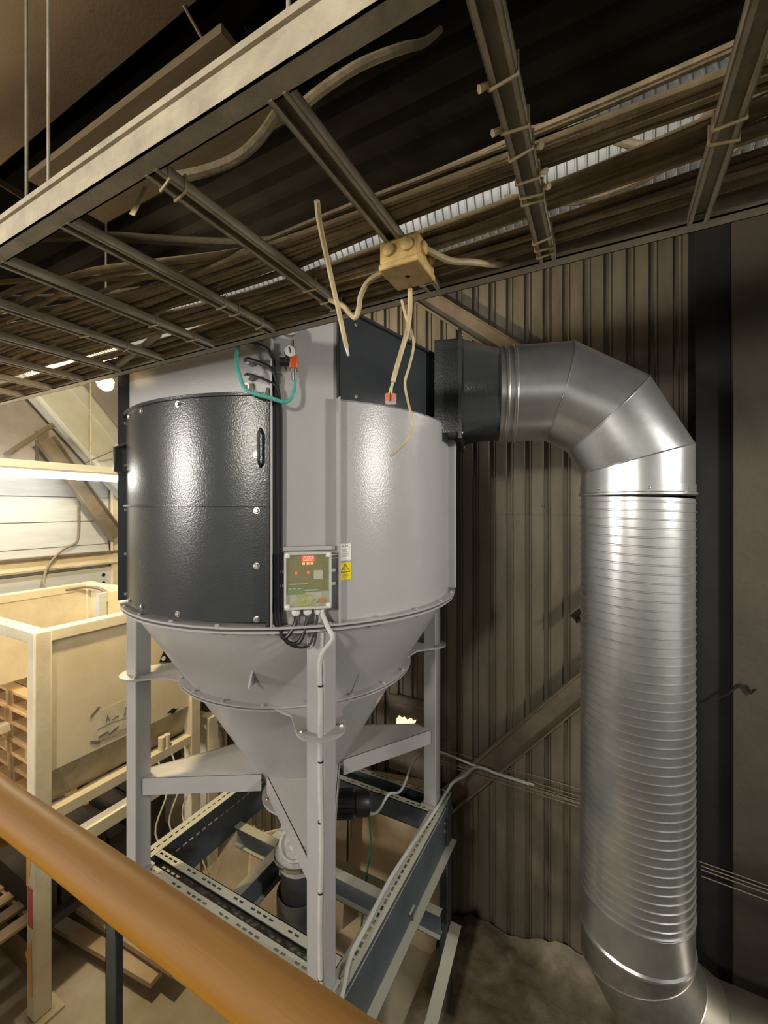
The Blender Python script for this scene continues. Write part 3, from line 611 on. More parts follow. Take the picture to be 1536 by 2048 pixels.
mo.lathe([(0.001, 0), (0.065, 0), (0.068, 0.15), (0.060, 0.155), (0.060, 0.165), (0.07, 0.17), (0.07, 0.235), (0.06, 0.25), (0.001, 0.25)], m0+md*0.16, 24, ax=md)
mt = lab(mo.build('motor', 'rubber', rv), 'black finned motor')
for k in range(14):
    a = 2*math.pi*k/14; e1 = UPV; e2 = md.cross(UPV); d = e1*math.cos(a)+e2*math.sin(a)
    MB().ob(m0+md*0.24+d*0.072, md*0.07, d*0.007, md.cross(d)*0.003).build('cooling_fin', 'rubber', mt)
dp = empty('discharge_pipe', (HX, HYy, 0), 'dark grey plastic discharge pipe with wider sleeve under the valve', 'pipe')
MB().lathe([(0.112, 1.25), (0.112, 0.6)], (HX, HYy, 0), 32).build('inner_pipe', 'pipe', dp)
MB().lathe([(0.122, 1.06), (0.132, 1.065), (0.134, 1.06), (0.134, 0.15), (0.001, 0.15)], (HX, HYy, 0), 32).build('sleeve', 'pipe', dp)
MB().lathe([(0.134, 0.78), (0.140, 0.77), (0.140, 0.70), (0.134, 0.69)], (HX, HYy, 0), 32).build('socket', 'pipe', dp)
tag(MB().lathe([(0.001, 0.22), (0.19, 0.22), (0.20, 0.20), (0.20, 0.0), (0.001, 0.0)], (HX, HYy, 0), 24).build('collection_drum', 'rubber'), 'black drum standing under the discharge pipe', 'drum')
# ------------------------------------------------------------------ steel platform frame
fr = empty('platform_frame', (HX, HYy, 0), 'blue grey slotted steel platform frame carrying the hopper legs', 'frame')
FX0, FX1, FY0, FY1 = HX-0.66, HX+0.66, HYy-0.66, HYy+0.66
X_, Y_, Z_ = Vector((1, 0, 0)), Vector((0, 1, 0)), Vector((0, 0, 1))
gap = lambda k: (k % 9) in (4, 5, 8)
def uchannel(y0, w, x0, x1, ztop, dep, name):
    b = MB()
    slotted(b, (x0, y0, ztop), X_, Y_, Z_, x1-x0, 0.046, 0.004, 0.038, 0.024, 0.010, 0.5, gap)
    slotted(b, (x0, y0+w-0.046, ztop), X_, Y_, Z_, x1-x0, 0.046, 0.004, 0.038, 0.024, 0.010, 0.5, gap)
    b.box((x0, y0, ztop-dep), (x1, y0+0.004, ztop-0.0)); b.box((x0, y0+w-0.004, ztop-dep), (x1, y0+w, ztop)); b.box((x0, y0, ztop-dep), (x1, y0+w, ztop-dep+0.004))
    return lab(b.build(name, 'frame', fr), 'slotted twin strip beam')
uchannel(1.362, 0.135, FX0+0.05, FX1-0.06, LZ, 0.075, 'front_beam')
uchannel(2.462, 0.19, FX0+0.05, FX1-0.06, LZ, 0.13, 'rear_beam')
b = MB()
slotted(b, (FX0-0.02, FY0-0.05, LZ+0.002), Y_, X_, Z_, 1.42, 0.075, 0.004, 0.038, 0.024, 0.010, 0.5)
wv = MB(); slotted(b, (FX0+0.055, FY0-0.05, LZ-0.26), Y_, Z_, X_, 1.42, 0.26, 0.004, 0.045, 0.030, 0.010, 0.72)
lab(b.build('side_beam', 'frame', fr), 'deep slotted side beam')
b = MB()
slotted(b, (FX1-0.055, FY0-0.05, LZ+0.002), Y_, X_, Z_, 1.42, 0.075, 0.004, 0.038, 0.024, 0.012, 0.55)
b.box((FX1+0.016, FY0-0.05, LZ-0.27), (FX1+0.020, FY0+1.37, LZ)); b.box((FX1+0.016, FY0-0.05, LZ-0.274), (FX1+0.065, FY0+1.37, LZ-0.27))
lab(b.build('side_beam', 'frame', fr), 'deep slotted side beam with outer lip')
MB().box((FX1+0.0201, FY0-0.05, LZ-0.075), (FX1+0.024, FY0+1.37, LZ-0.02)).build('cover_strip', 'frame', fr)
for yy in (FY0+0.02, FY1-0.06):
    for dz in (0.10, 0.15): bolt(fr, (FX1+0.020, yy, LZ-dz), (1, 0, 0), 0.009)
for px_, py_ in ((FX0+0.0, FY0-0.0), (FX1-0.0, FY0-0.0), (FX0+0.0, FY1), (FX1+0.0, FY1)):
    sx = -1 if px_ < HX else 1; sy = -1 if py_ < HYy else 1; b = MB(); zt = LZ-0.005 if not (sx > 0 and sy > 0) else LZ+0.03
    ox = px_+sx*0.03; oy = py_+sy*0.05
    b.box((ox, oy, 0.01), (ox-sx*0.085, oy-sy*0.006, zt)); b.box((ox, oy, 0.01), (ox-sx*0.006, oy-sy*0.085, zt))
    b.build('post', 'frame', fr)
    MB().box((ox+sx*0.03, oy+sy*0.03, 0), (ox-sx*0.13, oy-sy*0.13, 0.01)).build('base_plate', 'frame', fr)
def cbeam(p, q, name, hgt=0.12, wdt=0.06):
    p, q = Vector(p), Vector(q); d = (q-p); L = d.length; d.normalize(); sd = d.cross(Z_).normalized(); c = (p+q)/2; b = MB()
    b.ob(c, d*L/2, sd*wdt/2, Z_*0.003); b.ob(c-Z_*hgt, d*L/2, sd*wdt/2, Z_*0.003); b.ob(c-Z_*hgt/2-sd*wdt/2*0, d*L/2, sd*0.003, Z_*hgt/2)
    return b.build(name, 'frame', fr)
cbeam((FX0+0.06, 2.03, 1.17), (FX1+0.03, 2.03, 1.17), 'cross_beam'); cbeam((HX-0.21, FY0+0.15, 1.17), (HX-0.21, 2.0, 1.17), 'cross_beam', 0.16)
cbeam((FX0, 2.45, 0.80), (FX1+0.03, 2.45, 0.80), 'cross_beam', 0.14)
MB().bar((FX1+0.036, FY1+0.02, 0.55), (FX1+0.036, FY0+0.05, 0.03), 0.006, 0.09).bar((FX1+0.07, FY1+0.02, 0.597), (FX1+0.07, FY0+0.05, 0.077), 0.07, 0.006).build('diagonal_tie', 'frame', fr)
# grey cable: from the box down the front leg, along the side beam and to the wall basket
lx, ly = HX+LEG, HYy-LEG
e = Vector((lx+0.046, ly-0.046, 0))
gp = [K(GL[3][0], BZ0-0.026, 0.032), K(0.080, -0.455, 0.050), K(0.096, -0.50, 0.070), Vector((e.x-0.014, e.y-0.004, 2.72)), Vector((e.x-0.012, e.y-0.006, 2.55)), Vector((e.x-0.014, e.y-0.006, 2.3)), Vector((e.x-0.008, e.y-0.006, 2.0)), Vector((e.x-0.014, e.y-0.006, 1.75)), Vector((e.x-0.012, e.y-0.006, 1.52)),
      Vector((e.x+0.00, e.y-0.012, 1.43)), Vector((e.x+0.05, e.y+0.03, 1.40)), Vector((FX1-0.02, ly+0.14, 1.405)), Vector((FX1-0.03, ly+0.30, 1.40)), Vector((FX1-0.045, ly+0.55, 1.40)), Vector((FX1-0.035, ly+0.80, 1.40)), Vector((FX1-0.02, ly+1.05, 1.40)), Vector((FX1+0.0, FY1+0.02, 1.42)),
      Vector((FX1+0.02, FY1+0.10, 1.45)), Vector((FX1+0.06, FY1+0.22, 1.44)), Vector((FX1+0.10, 3.02, 1.41)), Vector((FX1+0.25, 3.07, 1.372)), Vector((FX1+0.45, 3.075, 1.36))]
gc = empty('grey_cable', gp[9], 'light grey cable from control box down front leg to wall basket', 'cable')
MB().tube(smooth(gp, 6), 0.0092, 9).build('sheath', 'wire_grey', gc)
for z in (2.62, 2.33, 2.10, 1.83, 1.50): MB().lathe([(0.0085, -0.003), (0.0105, -0.003), (0.0105, 0.003), (0.0085, 0.003)], (e.x-0.012, e.y-0.006, z), 10, closed=True).build('cable_tie', 'rubber', gc)
tag(MB().tube(smooth([m0+md*0.40+Vector((0, 0, -0.07)), m0+md*0.45+Vector((0.01, 0.0, -0.05)), m0+md*0.47+Vector((0.03, 0.06, 0.02)), Vector((-1.16, 2.42, 1.50)), Vector((-1.20, 2.75, 1.52)), Vector((-1.15, 3.02, 1.44)), Vector((-0.85, 3.075, 1.38)), Vector((-0.45, 3.075, 1.365))], 7), 0.008, 8).build('motor_cable', 'wire_grey'), 'pale cable curving from the black motor up to wall basket', 'cable')
tag(MB().tube(smooth([m0+md*0.40+Vector((0, 0.01, -0.05)), m0+md*0.41+Vector((0, 0.01, -0.25)), m0+md*0.39+Vector((0, 0.01, -0.42)), m0+md*0.36+Vector((0, 0.0, -0.75)), m0+md*0.3+Vector((0, 0.0, -1.535))], 5), 0.006, 7).build('green_wire', 'green'), 'dark green wire hanging below the black motor', 'cable')
# wire basket along the wall
wk = empty('wire_basket', (-0.5, 3.10, 1.30), 'thin wire basket tray running low along the ribbed wall', 'cable tray')
for yy, zz in ((3.05, 1.36), (3.05, 1.33), (3.09, 1.325), (3.13, 1.325), (3.165, 1.33), (3.165, 1.38)):
    MB().tube([(-3.2, yy, zz), (-1.4, yy, zz+0.004), (0.43, yy, zz-0.01)], 0.0028, 5).build('wire', 'brace', wk)
for i in range(18):
    x = -3.1+i*0.2; MB().tube([(x, 3.05, 1.362), (x, 3.05, 1.325), (x, 3.165, 1.325), (x, 3.165, 1.385)], 0.0022, 4).build('cross_wire', 'brace', wk)
wk2 = empty('wire_basket', (1.2, 2.8, 1.2), 'thin wires running low along the concrete wall beside duct', 'cable tray')
for yy, zz in ((2.80, 1.345), (2.80, 1.325), (2.86, 1.325), (2.80, 1.29)):
    MB().tube([(0.45, yy+0.02, zz+0.01), (1.0, yy, zz), (2.4, yy, zz-0.01)], 0.0028, 5).build('wire', 'brace', wk2)
# ------------------------------------------------------------------ cable tray
TZ = 3.9; TX0, TX1 = -5.4, 1.5; YA, YB = 0.437, 1.125
tr = empty('cable_tray', (-1.9, 0.78, TZ), 'wide dusty steel ladder cable tray hung under the roof', 'cable tray')
def crail(y, s, name):        # s = +1: flanges point to +Y
    b = MB()
    b.box((TX0, y, TZ), (TX1, y+s*0.003, TZ+0.062)); b.box((TX0, y, TZ), (TX1, y+s*0.036, TZ+0.003)); b.box((TX0, y, TZ+0.059), (TX1, y+s*0.024, TZ+0.062))
    b.box((TX0, y-s*0.006, TZ+0.050), (TX1, y, TZ+0.062)); b.box((TX0, y+s*0.033, TZ), (TX1, y+s*0.036, TZ+0.012))
    return b.build(name, 'tray', tr)
crail(YA, 1, 'side_rail'); crail(YB, -1, 'side_rail')
rung_x = [-0.425+0.2965*n for n in range(-16, 7)]
rmesh = None
for x in rung_x:
    if rmesh is None:
        b = MB(); hw = 0.019
        b.box((-hw, YA+0.03, 0.020), (hw, YB-0.03, 0.0225)); b.box((-hw, YA+0.03, 0), (-hw+0.0025, YB-0.03, 0.0225)); b.box((hw-0.0025, YA+0.03, 0), (hw, YB-0.03, 0.0225))
        b.box((-hw, YA+0.03, 0), (-hw+0.009, YB-0.03, 0.0025)); b.box((hw-0.009, YA+0.03, 0), (hw, YB-0.03, 0.0025))
        rmesh = bpy.data.meshes.new('rung'); rmesh.from_pydata(b.v, [], b.f); rmesh.materials.append(M['tray'])
    o = bpy.data.objects.new('rung', rmesh); C.objects.link(o); o.parent = tr; o.location = Vector((x, 0, TZ-0.002))-ORG['cable_tray']; ORG[o.name] = ORG['cable_tray']+o.location
    ys = {1: (0.6, 0.68, 0.74, 0.80, 0.84, 0.86, 1.00, 1.03, 1.06), 2: (0.83, 0.86), 0: (1.02, 1.045), -1: (0.50, 0.53, 0.92, 1.00, 1.05), -2: (0.88, 0.93, 1.04), -3: (0.86, 1.0), -4: (0.80, 0.95), -5: (0.9,)}
    k = round((x+0.425)/0.2965)
    for yy in ys.get(k, ()):
        hw = 0.0205; sk = random.uniform(-0.012, 0.012); t = MB()
        P = [(x-hw, yy, TZ-0.005), (x+hw, yy+sk, TZ-0.005), (x+hw, yy+sk, TZ+0.026), (x-hw, yy, TZ+0.026), (x-hw, yy, TZ-0.005)]
        t.tube(P, 0.0026, 5)
        if k == 1 and yy < 0.85: sg = random.choice((-1, 1)); t.tube([(x+hw*sg, yy, TZ+0.004), (x+sg*0.033, yy-0.008, TZ-0.004)], [0.0045, 0.006], 6)
        q = t.build('cable_tie', 'cream_cable', tr); q.parent = o; q.data.transform(Matrix.Translation(ORG['cable_tray']-ORG[o.name]))
for x in (-3.55, -3.95): MB().box((x-0.03, YB-0.015, TZ-0.035), (x+0.03, YB+0.012, TZ+0.0)).build('splice_bracket', 'tray', tr)
for (px, y, ) in ((97, 0.447), (53, 0.447), (577, 0.447)):
    p = PY(px, 200, y); MB().cyl((p.x, y, TZ+0.03), (p.x, y, 5.22), 0.0032, 8).build('hanger_rod', 'tray', tr)
# cables on the tray
def wob(x, ph, a): return a*(math.sin(1.7*x+ph)+0.6*math.sin(3.9*x+2.3*ph)+0.35*math.sin(7.7*x+1.1*ph))
CL = [(0.760, 0.862, 19, 'cable of the bundle nearest the balcony in the cable tray'), (0.905, 0.966, 13, 'cable of the middle bundle in the cable tray'), (1.015, 1.088, 15, 'cable of the bundle along the outer tray rail')]
for ci, (ya, yb, nm, lb) in enumerate(CL):
    cph = ci*1.9
    for i in range(nm):
        f = i/(nm-1); y0 = ya+(yb-ya)*f; ph = random.uniform(0, 6.28); lay = random.choice((0, 0, 1)); rr_ = random.uniform(0.005, 0.009)
        rise = (random.uniform(0.02, 0.22), random.uniform(0.0, 0.25), random.uniform(0.0, 0.10))[ci]; xs0 = random.uniform(-0.55, -0.15)
        pts = []; x = TX0+0.1
        while x < TX1:
            z = TZ+0.024+rr_+lay*0.013+abs(wob(x, ph+1, 0.003)); tq = min(1, max(0, (x+0.75)/0.55)); yc = (ya+yb)/2; yv = yc+(y0-yc)*(1-0.55*tq)+wob(x, ph, 0.010-0.005*tq)+wob(x*0.8, cph, 0.009); z += lay*0.012*tq
            if x < -1.2: yv -= (0.10, 0.03, 0.0)[ci]*min(1, (-1.2-x)/0.8)*(1-f*0.6)
            if x > xs0: z += rise*(x-xs0)**1.8*0.42; yv += -0.05*rise*(x-xs0)
            pts.append((x, min(YB-0.016, max(YA+0.05, yv)), z)); x += 0.13
        tag(MB().tube(smooth(pts, 2), rr_, 6).build('tray_cable', 'cable'), 'dusty brown '+lb, 'cable', ['cables of the tray bundle nearest the balcony', 'cables of the middle tray bundle', 'cables of the bundle along the outer tray rail'][ci])
ND = 9
for i in range(ND):
    f = i/(ND-1); y0 = 0.49+0.24*f; ph = random.uniform(0, 6.28); rr_ = random.uniform(0.007, 0.012); xe = random.uniform(-2.0, -1.3)
    pts = []; x = TX0+0.1
    while x < xe+0.7:
        z = TZ+0.03+rr_; yv = y0+wob(x, ph, 0.012)
        if x > xe: t = min(1, (x-xe)/0.7); yv += (0.80-y0)*t*t*(3-2*t); z += 0.02*t
        pts.append((x, max(YA+0.02, yv), z)); x += 0.14
    tag(MB().tube(smooth(pts, 2), rr_, 6).build('tray_cable', 'cable'), 'thick cable at the balcony side of the cable tray', 'cable', 'cables near the balcony-side tray rail')
# two cables that leave the bundle in wide bends
def free_cable(pts, r, m, label, name='loose_cable', n=8): return tag(MB().tube(smooth(pts, 6), r, n).build(name, m), label, 'cable')
free_cable([W(320, 360, 1.0), W(400, 345, 1.0), W(470, 318, 1.0), W(520, 275, 1.0), W(560, 215, 1.05)], 0.012, 'cable', 'pale cable bend rising beside the balcony-side tray rail')
free_cable([W(600, 215, 0.98), W(650, 175, 1.0), W(720, 130, 1.02), W(800, 98, 1.1), W(850, 84, 1.3), W(880, 60, 1.6)], 0.012, 'cable', 'thick dusty cable leaving the tray towards the roof')
free_cable([W(1060, 262, 0.95), W(1120, 250, 0.93), W(1180, 262, 0.90), W(1270, 290, 0.86), W(1340, 285, 0.84), W(1410, 235, 0.83), W(1470, 150, 0.86)], 0.009, 'cable_light', 'cable hanging in a wide sag across the ribbed duct')
free_cable([W(1010, 400, 1.05), W(1180, 395, 0.95), W(1330, 330, 0.87), W(1420, 250, 0.85), W(1500, 130, 0.9)], 0.012, 'cable_light', 'thick cable curving up steeply at the right rung')
free_cable([W(1000, 480, 1.05), W(1200, 450, 0.97), W(1310, 400, 0.93), W(1440, 320, 0.86), W(1536, 240, 0.8)], 0.011, 'cable_light', 'cable climbing from the outer rail to the right rung')
tag(MB().prism([W(268, 432, 0.84), W(295, 374, 0.84), W(287, 372, 0.84), W(258, 428, 0.84)], (0.0, 0.002, 0.001)).build('tape_strip', 'cream_cable'), 'short strip of pale tape hanging under the tray', 'tape')
lst = [((225, 735), (318, 668)),]
tag(MB().bar(PZ(228, 737, TZ-0.01) if False else W(228, 737, 1.86), W(318, 668, 1.55), 0.02, 0.012).build('tie_bar', 'tray'), 'thin flat bar slung diagonally under the far tray rungs', 'bar')
# the ribbed round duct behind the tray
b = MB(); x = -3.4; n = 24; rings = []
k = 0
while x < 2.0:
    for dx, dr in ((0, 0), (0.017, 0), (0.0195, 0.0045), (0.0225, 0.0045)): rings.append((x+dx, 0.14+dr))
    x += 0.026
vs_ = [(x, 1.40+r*math.cos(2*math.pi*j/n), 4.30+r*math.sin(2*math.pi*j/n)) for x, r in rings for j in range(n)]
b.add(vs_, [(i*n+j, (i+1)*n+j, (i+1)*n+(j+1) % n, i*n+(j+1) % n) for i in range(len(rings)-1) for j in range(n)])
tag(b.build('ribbed_duct', 'galv3', None, 25), 'silvery ribbed round duct seen behind the cable bundle', 'duct')
# plank and steel above the tray
tag(MB().box((-2.22, 0.88, 4.72), (-1.02, 1.20, 4.75)).build('roof_plank', 'plank'), 'long brown wooden plank lying above the tray under the soffit', 'plank')
tag(MB().bar(W(-40, 340, 2.2), W(76, 410, 2.2), 0.03, 0.03).build('roof_bar', 'plank'), 'thin yellowish bar above the far end of tray', 'bar')
channel('roof_brace', W(380, -60, 1.75), W(540, 130, 1.75), 0.10, 0.05, 'dark greenish roof brace crossing above the tray', 'roof_steel', inward=(0, 0, 1))
tag(MB().tube([W(350, -20, 1.3), W(400, 70, 1.32), W(448, 140, 1.35)], 0.005, 6).build('roof_wire', 'plank'), 'thin wire slanting down from roof to the tray rail', 'wire')
# ------------------------------------------------------------------ junction box and hanging cables
jc = PZ(815, 553, CAMZ+0.54) if False else W(815, 553, 0.98)
jb = empty('junction_box', jc, 'small yellowed plastic junction box hanging under the tray', 'junction box')
jx, jy, jz = jc
o = MB().box((jx-0.048, jy-0.050, jz+0.012), (jx+0.048, jy+0.050, jz+0.066)).build('case', 'box_cream', jb); bv = o.modifiers.new('bevel', 'BEVEL'); bv.width = 0.006; bv.segments = 2
o = MB().box((jx-0.050, jy-0.052, jz), (jx+0.050, jy+0.052, jz+0.014)).build('cover', 'box_cream', jb); bv = o.modifiers.new('bevel', 'BEVEL'); bv.width = 0.004; bv.segments = 2
MB().lathe([(0.006, 0), (0.006, -0.001), (0.001, -0.0012)], (jx, jy, jz), 8).build('screw_hole', 'dark_and_shade', jb)
for u in (-0.022, 0.022): MB().lathe([(0.015, 0), (0.014, 0.006), (0.008, 0.010), (0.0005, 0.010)], (jx+u, jy-0.050, jz+0.04), 12, ax=(0, -1, 0)).build('rubber_gland', 'box_cream', jb)
for u in (-0.022, 0.022): MB().lathe([(0.015, 0), (0.014, 0.006), (0.008, 0.010), (0.0005, 0.010)], (jx+0.048, jy+u, jz+0.04), 12, ax=(1, 0, 0)).build('rubber_gland', 'box_cream', jb)
free_cable([(jx+0.05, jy-0.02, jz+0.04), W(900, 521, 0.97), W(945, 524, 1.0), W(985, 529, 1.05), W(1040, 530, 1.12)], 0.0075, 'cream_cable', 'pale cable leaving the junction box to the right')
free_cable([(jx-0.045, jy+0.0, jz+0.03), W(740, 560, 1.02), W(722, 590, 1.04), W(718, 615, 1.05), W(711, 635, 1.06), W(700, 628, 1.08), W(686, 612, 1.11), W(660, 600, 1.16)], 0.0065, 'cream_cable', 'pale cable sagging from the junction box to the left')
hc = empty('hanging_cable', W(822, 590, 1.03), 'pale cable hanging from junction box with a clear orange connector at its end', 'cable')
pp = [W(820, 578, 1.03), W(820, 620, 1.03), W(815, 660, 1.03), W(802, 705, 1.03), W(792, 740, 1.03), W(786, 764, 1.03)]
MB().tube(smooth(pp, 6), 0.0062, 8).build('sheath', 'cream_cable', hc)
MB().tube([W(786, 762, 1.03), W(781, 776, 1.03), W(778, 788, 1.03)], 0.0022, 6).build('core', 'yg', hc)
MB().tube([W(787, 762, 1.03), W(784, 776, 1.03), W(783, 788, 1.03)], 0.0022, 6).build('core', 'wire_grey', hc)
for px in (776, 787):
    p = W(px, 797, 1.03); o = MB().box((p.x-0.0055, p.y-0.005, p.z-0.014), (p.x+0.0055, p.y+0.005, p.z+0.010)).build('connector', 'clear', hc)
    MB().box((p.x-0.0047, p.y-0.0056, p.z-0.006), (p.x+0.0047, p.y+0.0045, p.z+0.0115)).build('lever', 'orange', o)
free_cable([W(803, 600, 1.05), W(812, 635, 1.05), W(824, 668, 1.05), W(827, 695, 1.05), W(818, 735, 1.05), W(810, 765, 1.05), W(815, 800, 1.05), W(824, 835, 1.05), W(825, 855, 1.05), W(815, 880, 1.05), W(798, 897, 1.05), W(781, 912, 1.05)], 0.0034, 'cream_cable', 'thin greenish yellow wire hanging free beside the connector')
sc = empty('cut_cable', W(697, 708, 1.06), 'straight stiff cable with a bare cut end hanging from the tray', 'cable')
MB().tube(smooth([W(634, 402, 0.80), W(640, 450, 0.84), W(658, 535, 0.92), W(678, 625, 0.97), W(693, 695, 0.99)], 6), 0.0058, 8).build('sheath', 'cream_cable', sc)
MB().tube([W(692.5, 693, 0.99), W(697, 712, 0.99)], [0.0045, 0.003], 7).build('bare_end', 'wire_grey', sc)
# ------------------------------------------------------------------ handrail of the balcony
hr = empty('balcony_handrail', (-0.8, 0.267, 1.8), 'round varnished orange wooden handrail in front of the viewer', 'handrail')
prof = []
for j in range(20):
    a = 2*math.pi*j/20; k = 1+0.035*math.cos(4*a); prof.append((0.267+0.0242*k*math.cos(a), 2.887+0.0242*k*math.sin(a)))
n = 20; b = MB(); xs = [-3.6+i*0.11 for i in range(41)]
b.add([(x, y, z) for x in xs for y, z in prof], [(i*n+j, (i+1)*n+j, (i+1)*n+(j+1) % n, i*n+(j+1) % n) for i in range(40) for j in range(n)]+[list(range(n)), [40*n+j for j in range(n)][::-1]])
b.build('rail', 'wood_rail', hr)
for x in (-3.3, 0.6): MB().cyl((x, 0.267, 1.80), (x, 0.267, 2.87), 0.018, 14).build('post', 'dark_and_shade', hr); MB().box((x-0.04, 0.06, 1.80), (x+0.04, 0.30, 1.81)).build('foot', 'dark_and_shade', hr)
# ------------------------------------------------------------------ the cream tank on the left
TKX1, TKX0, TKY0, TKY1 = -3.26, -4.92, 1.36, 2.50; TKZ = 2.50
tk = empty('cream_tank', (-4.0, 1.9, 0), 'dusty cream steel tank on a tall square tube frame', 'tank')
for x, y in ((TKX1, TKY0), (TKX0, TKY0), (TKX1, TKY1), (TKX0, TKY1)):
    o = MB().box((x-0.05, y-0.05, 0.02), (x+0.05, y+0.05, TKZ+0.003)).build('leg', 'cream', tk); bv = o.modifiers.new('bevel', 'BEVEL'); bv.width = 0.01; bv.segments = 2
    MB().box((x-0.10, y-0.10, 0), (x+0.10, y+0.10, 0.02)).build('foot_plate', 'tank_low', o)
    if (x, y) == (TKX1, TKY0):
        yf = y-0.0512
        def st_(pts, m, nm, lb): lab(MB().prism([(a, yf, zz) for a, zz in pts], (0, -0.0015, 0)).build(nm, m, o), lb)
        st_([(x-0.045, 1.06), (x+0.010, 1.06), (x-0.005, 0.93), (x-0.045, 0.86)], 'orange_tape', 'sticker', 'orange sticker')
        st_([(x-0.03, 0.87), (x+0.030, 0.87), (x+0.035, 0.62), (x-0.025, 0.62)], 'red', 'paint_patch', 'red paint patch')
        st_([(x-0.06, 0.42), (x+0.02, 0.54), (x+0.03, 0.18), (x-0.005, 0.18), (x-0.02, 0.34)], 'orange_tape', 'sticker', 'orange arrow shaped sticker')
for p, q in (((TKX1, TKY0), (TKX1, TKY1)), ((TKX0, TKY0), (TKX1, TKY0)), ((TKX0, TKY1), (TKX1, TKY1)), ((TKX0, TKY0), (TKX0, TKY1))):
    o = MB().bar((p[0], p[1], TKZ-0.04), (q[0], q[1], TKZ-0.04), 0.085, 0.08).build('top_beam', 'cream', tk); bv = o.modifiers.new('bevel', 'BEVEL'); bv.width = 0.008; bv.segments = 2
MB().bar((TKX1, TKY0, 1.27), (TKX1, TKY1, 1.27), 0.09, 0.07).build('lower_beam', 'cream', tk); MB().bar((TKX1, TKY0, 1.00), (TKX1, TKY1, 1.00), 0.09, 0.09).build('lower_beam', 'cream', tk)
MB().bar((TKX0, TKY0, 1.27), (TKX0, TKY1, 1.27), 0.09, 0.07).build('lower_beam', 'cream', tk)
pn = lab(MB().box((TKX1+0.012, TKY0+0.05, 1.56), (TKX1+0.020, TKY1-0.05, TKZ-0.08)).build('side_panel', 'tank', tk), 'cream dusty side panel')
MB().prism([(TKX1+0.020, TKY0+0.05, 1.56), (TKX1+0.012, TKY0+0.05, 1.56), (TKX1-0.075, TKY0+0.05, 1.315), (TKX1-0.067, TKY0+0.05, 1.31)], (0, TKY1-TKY0-0.10, 0)).build('skirt_panel', 'tank_low', tk)
MB().box((TKX0+0.02, TKY0-0.4, 1.68), (TKX0+0.03, TKY1-0.02, TKZ-0.03)).build('side_panel', 'cream', tk)
MB().box((TKX0, TKY1-0.01, 1.35), (TKX1, TKY1, TKZ-0.06)).build('end_panel', 'tank', tk)
MB().prism([(TKX0+0.03, TKY1-0.4, 1.70), (TKX0+0.25, TKY1-0.4, 1.45), (TKX1-0.3, TKY1-0.4, 1.45), (TKX1-0.08, TKY1-0.4, 1.34), (TKX1-0.08, TKY1-0.4, 1.32), (TKX0+0.03, TKY1-0.4, 1.42)], (0, 0.38, 0)).build('floor_panel', 'tank', tk)
def onp(y, z, d=0.0215): return Vector((TKX1+d, y, z))
def tp(px, py, d=0.0215): p = PX(px, py, TKX1+d); return Vector((TKX1+d, p.y, p.z))
nt_ = lab(MB().prism([tp(187, 1426), tp(272, 1390), tp(272, 1447), tp(187, 1484)], (0.001, 0, 0)).build('taped_note', 'oldpaper', pn), 'taped paper note with handwriting')
def ink(pts, r=0.003, m='ink'): MB().tube([tp(a, b_, 0.0235) for a, b_ in pts], r, 4).build('handwriting', m, nt_)
ink([(212, 1444), (215, 1430), (219, 1441)]); ink([(213, 1438), (218, 1436)]); ink([(224, 1439), (229, 1437), (231, 1432), (236, 1434), (236, 1430)])
ink([(247, 1433), (254, 1412)]); ink([(249, 1426), (255, 1428)]); ink([(250, 1416), (258, 1412)]); ink([(195, 1459), (220, 1446), (262, 1432)], 0.0015)
ink([(197, 1474), (215, 1463), (218, 1468), (236, 1452)], 0.008); ink([(252, 1452), (256, 1444), (262, 1445), (268, 1438)]); ink([(203, 1481), (228, 1472), (262, 1454)], 0.002)
for q in ([(180, 1433), (182, 1436), (200, 1416), (198, 1412)], [(180, 1482), (182, 1488), (199, 1488), (201, 1482)]):
    MB().prism([tp(a, b_, 0.0235) for a, b_ in q], (0.0008, 0, 0)).build('tape', 'ink', pn)
lab(MB().prism([tp(a, b_, 0.0235) for a, b_ in ((334, 1427), (341, 1420), (347, 1416), (352, 1418), (358, 1415), (352, 1421), (346, 1428), (341, 1426))], (0.0008, 0, 0)).build('dark_mark', 'dark_and_shade', pn), 'dark torn hole in panel')
lab(MB().prism([tp(a, b_, 0.0235) for a, b_ in ((318, 1325), (328, 1300), (344, 1316), (342, 1325))], (0.0008, 0, 0)).build('hazard_plate', 'dark_and_shade', pn), 'black triangular plate')
MB().lathe([(0.001, 0.001), (0.018, 0.001), (0.018, 0.0)], tp(327, 1317, 0.0245), 14, ax=(1, 0, 0)).build('white_dot', 'paper', pn)
for px, py in ((323, 1508), (334, 1500)):
    p = PX(px, py, TKX1+0.02); tag(MB().cyl((TKX1+0.02, p.y, 1.305), (TKX1+0.02, p.y, 1.305+0.105), 0.026, 14).build('small_can', 'cream'), 'small pale can on the tank ledge, ' + ('nearer to the grey hopper leg' if px == 323 else 'nearer to the far tank post'), 'can')
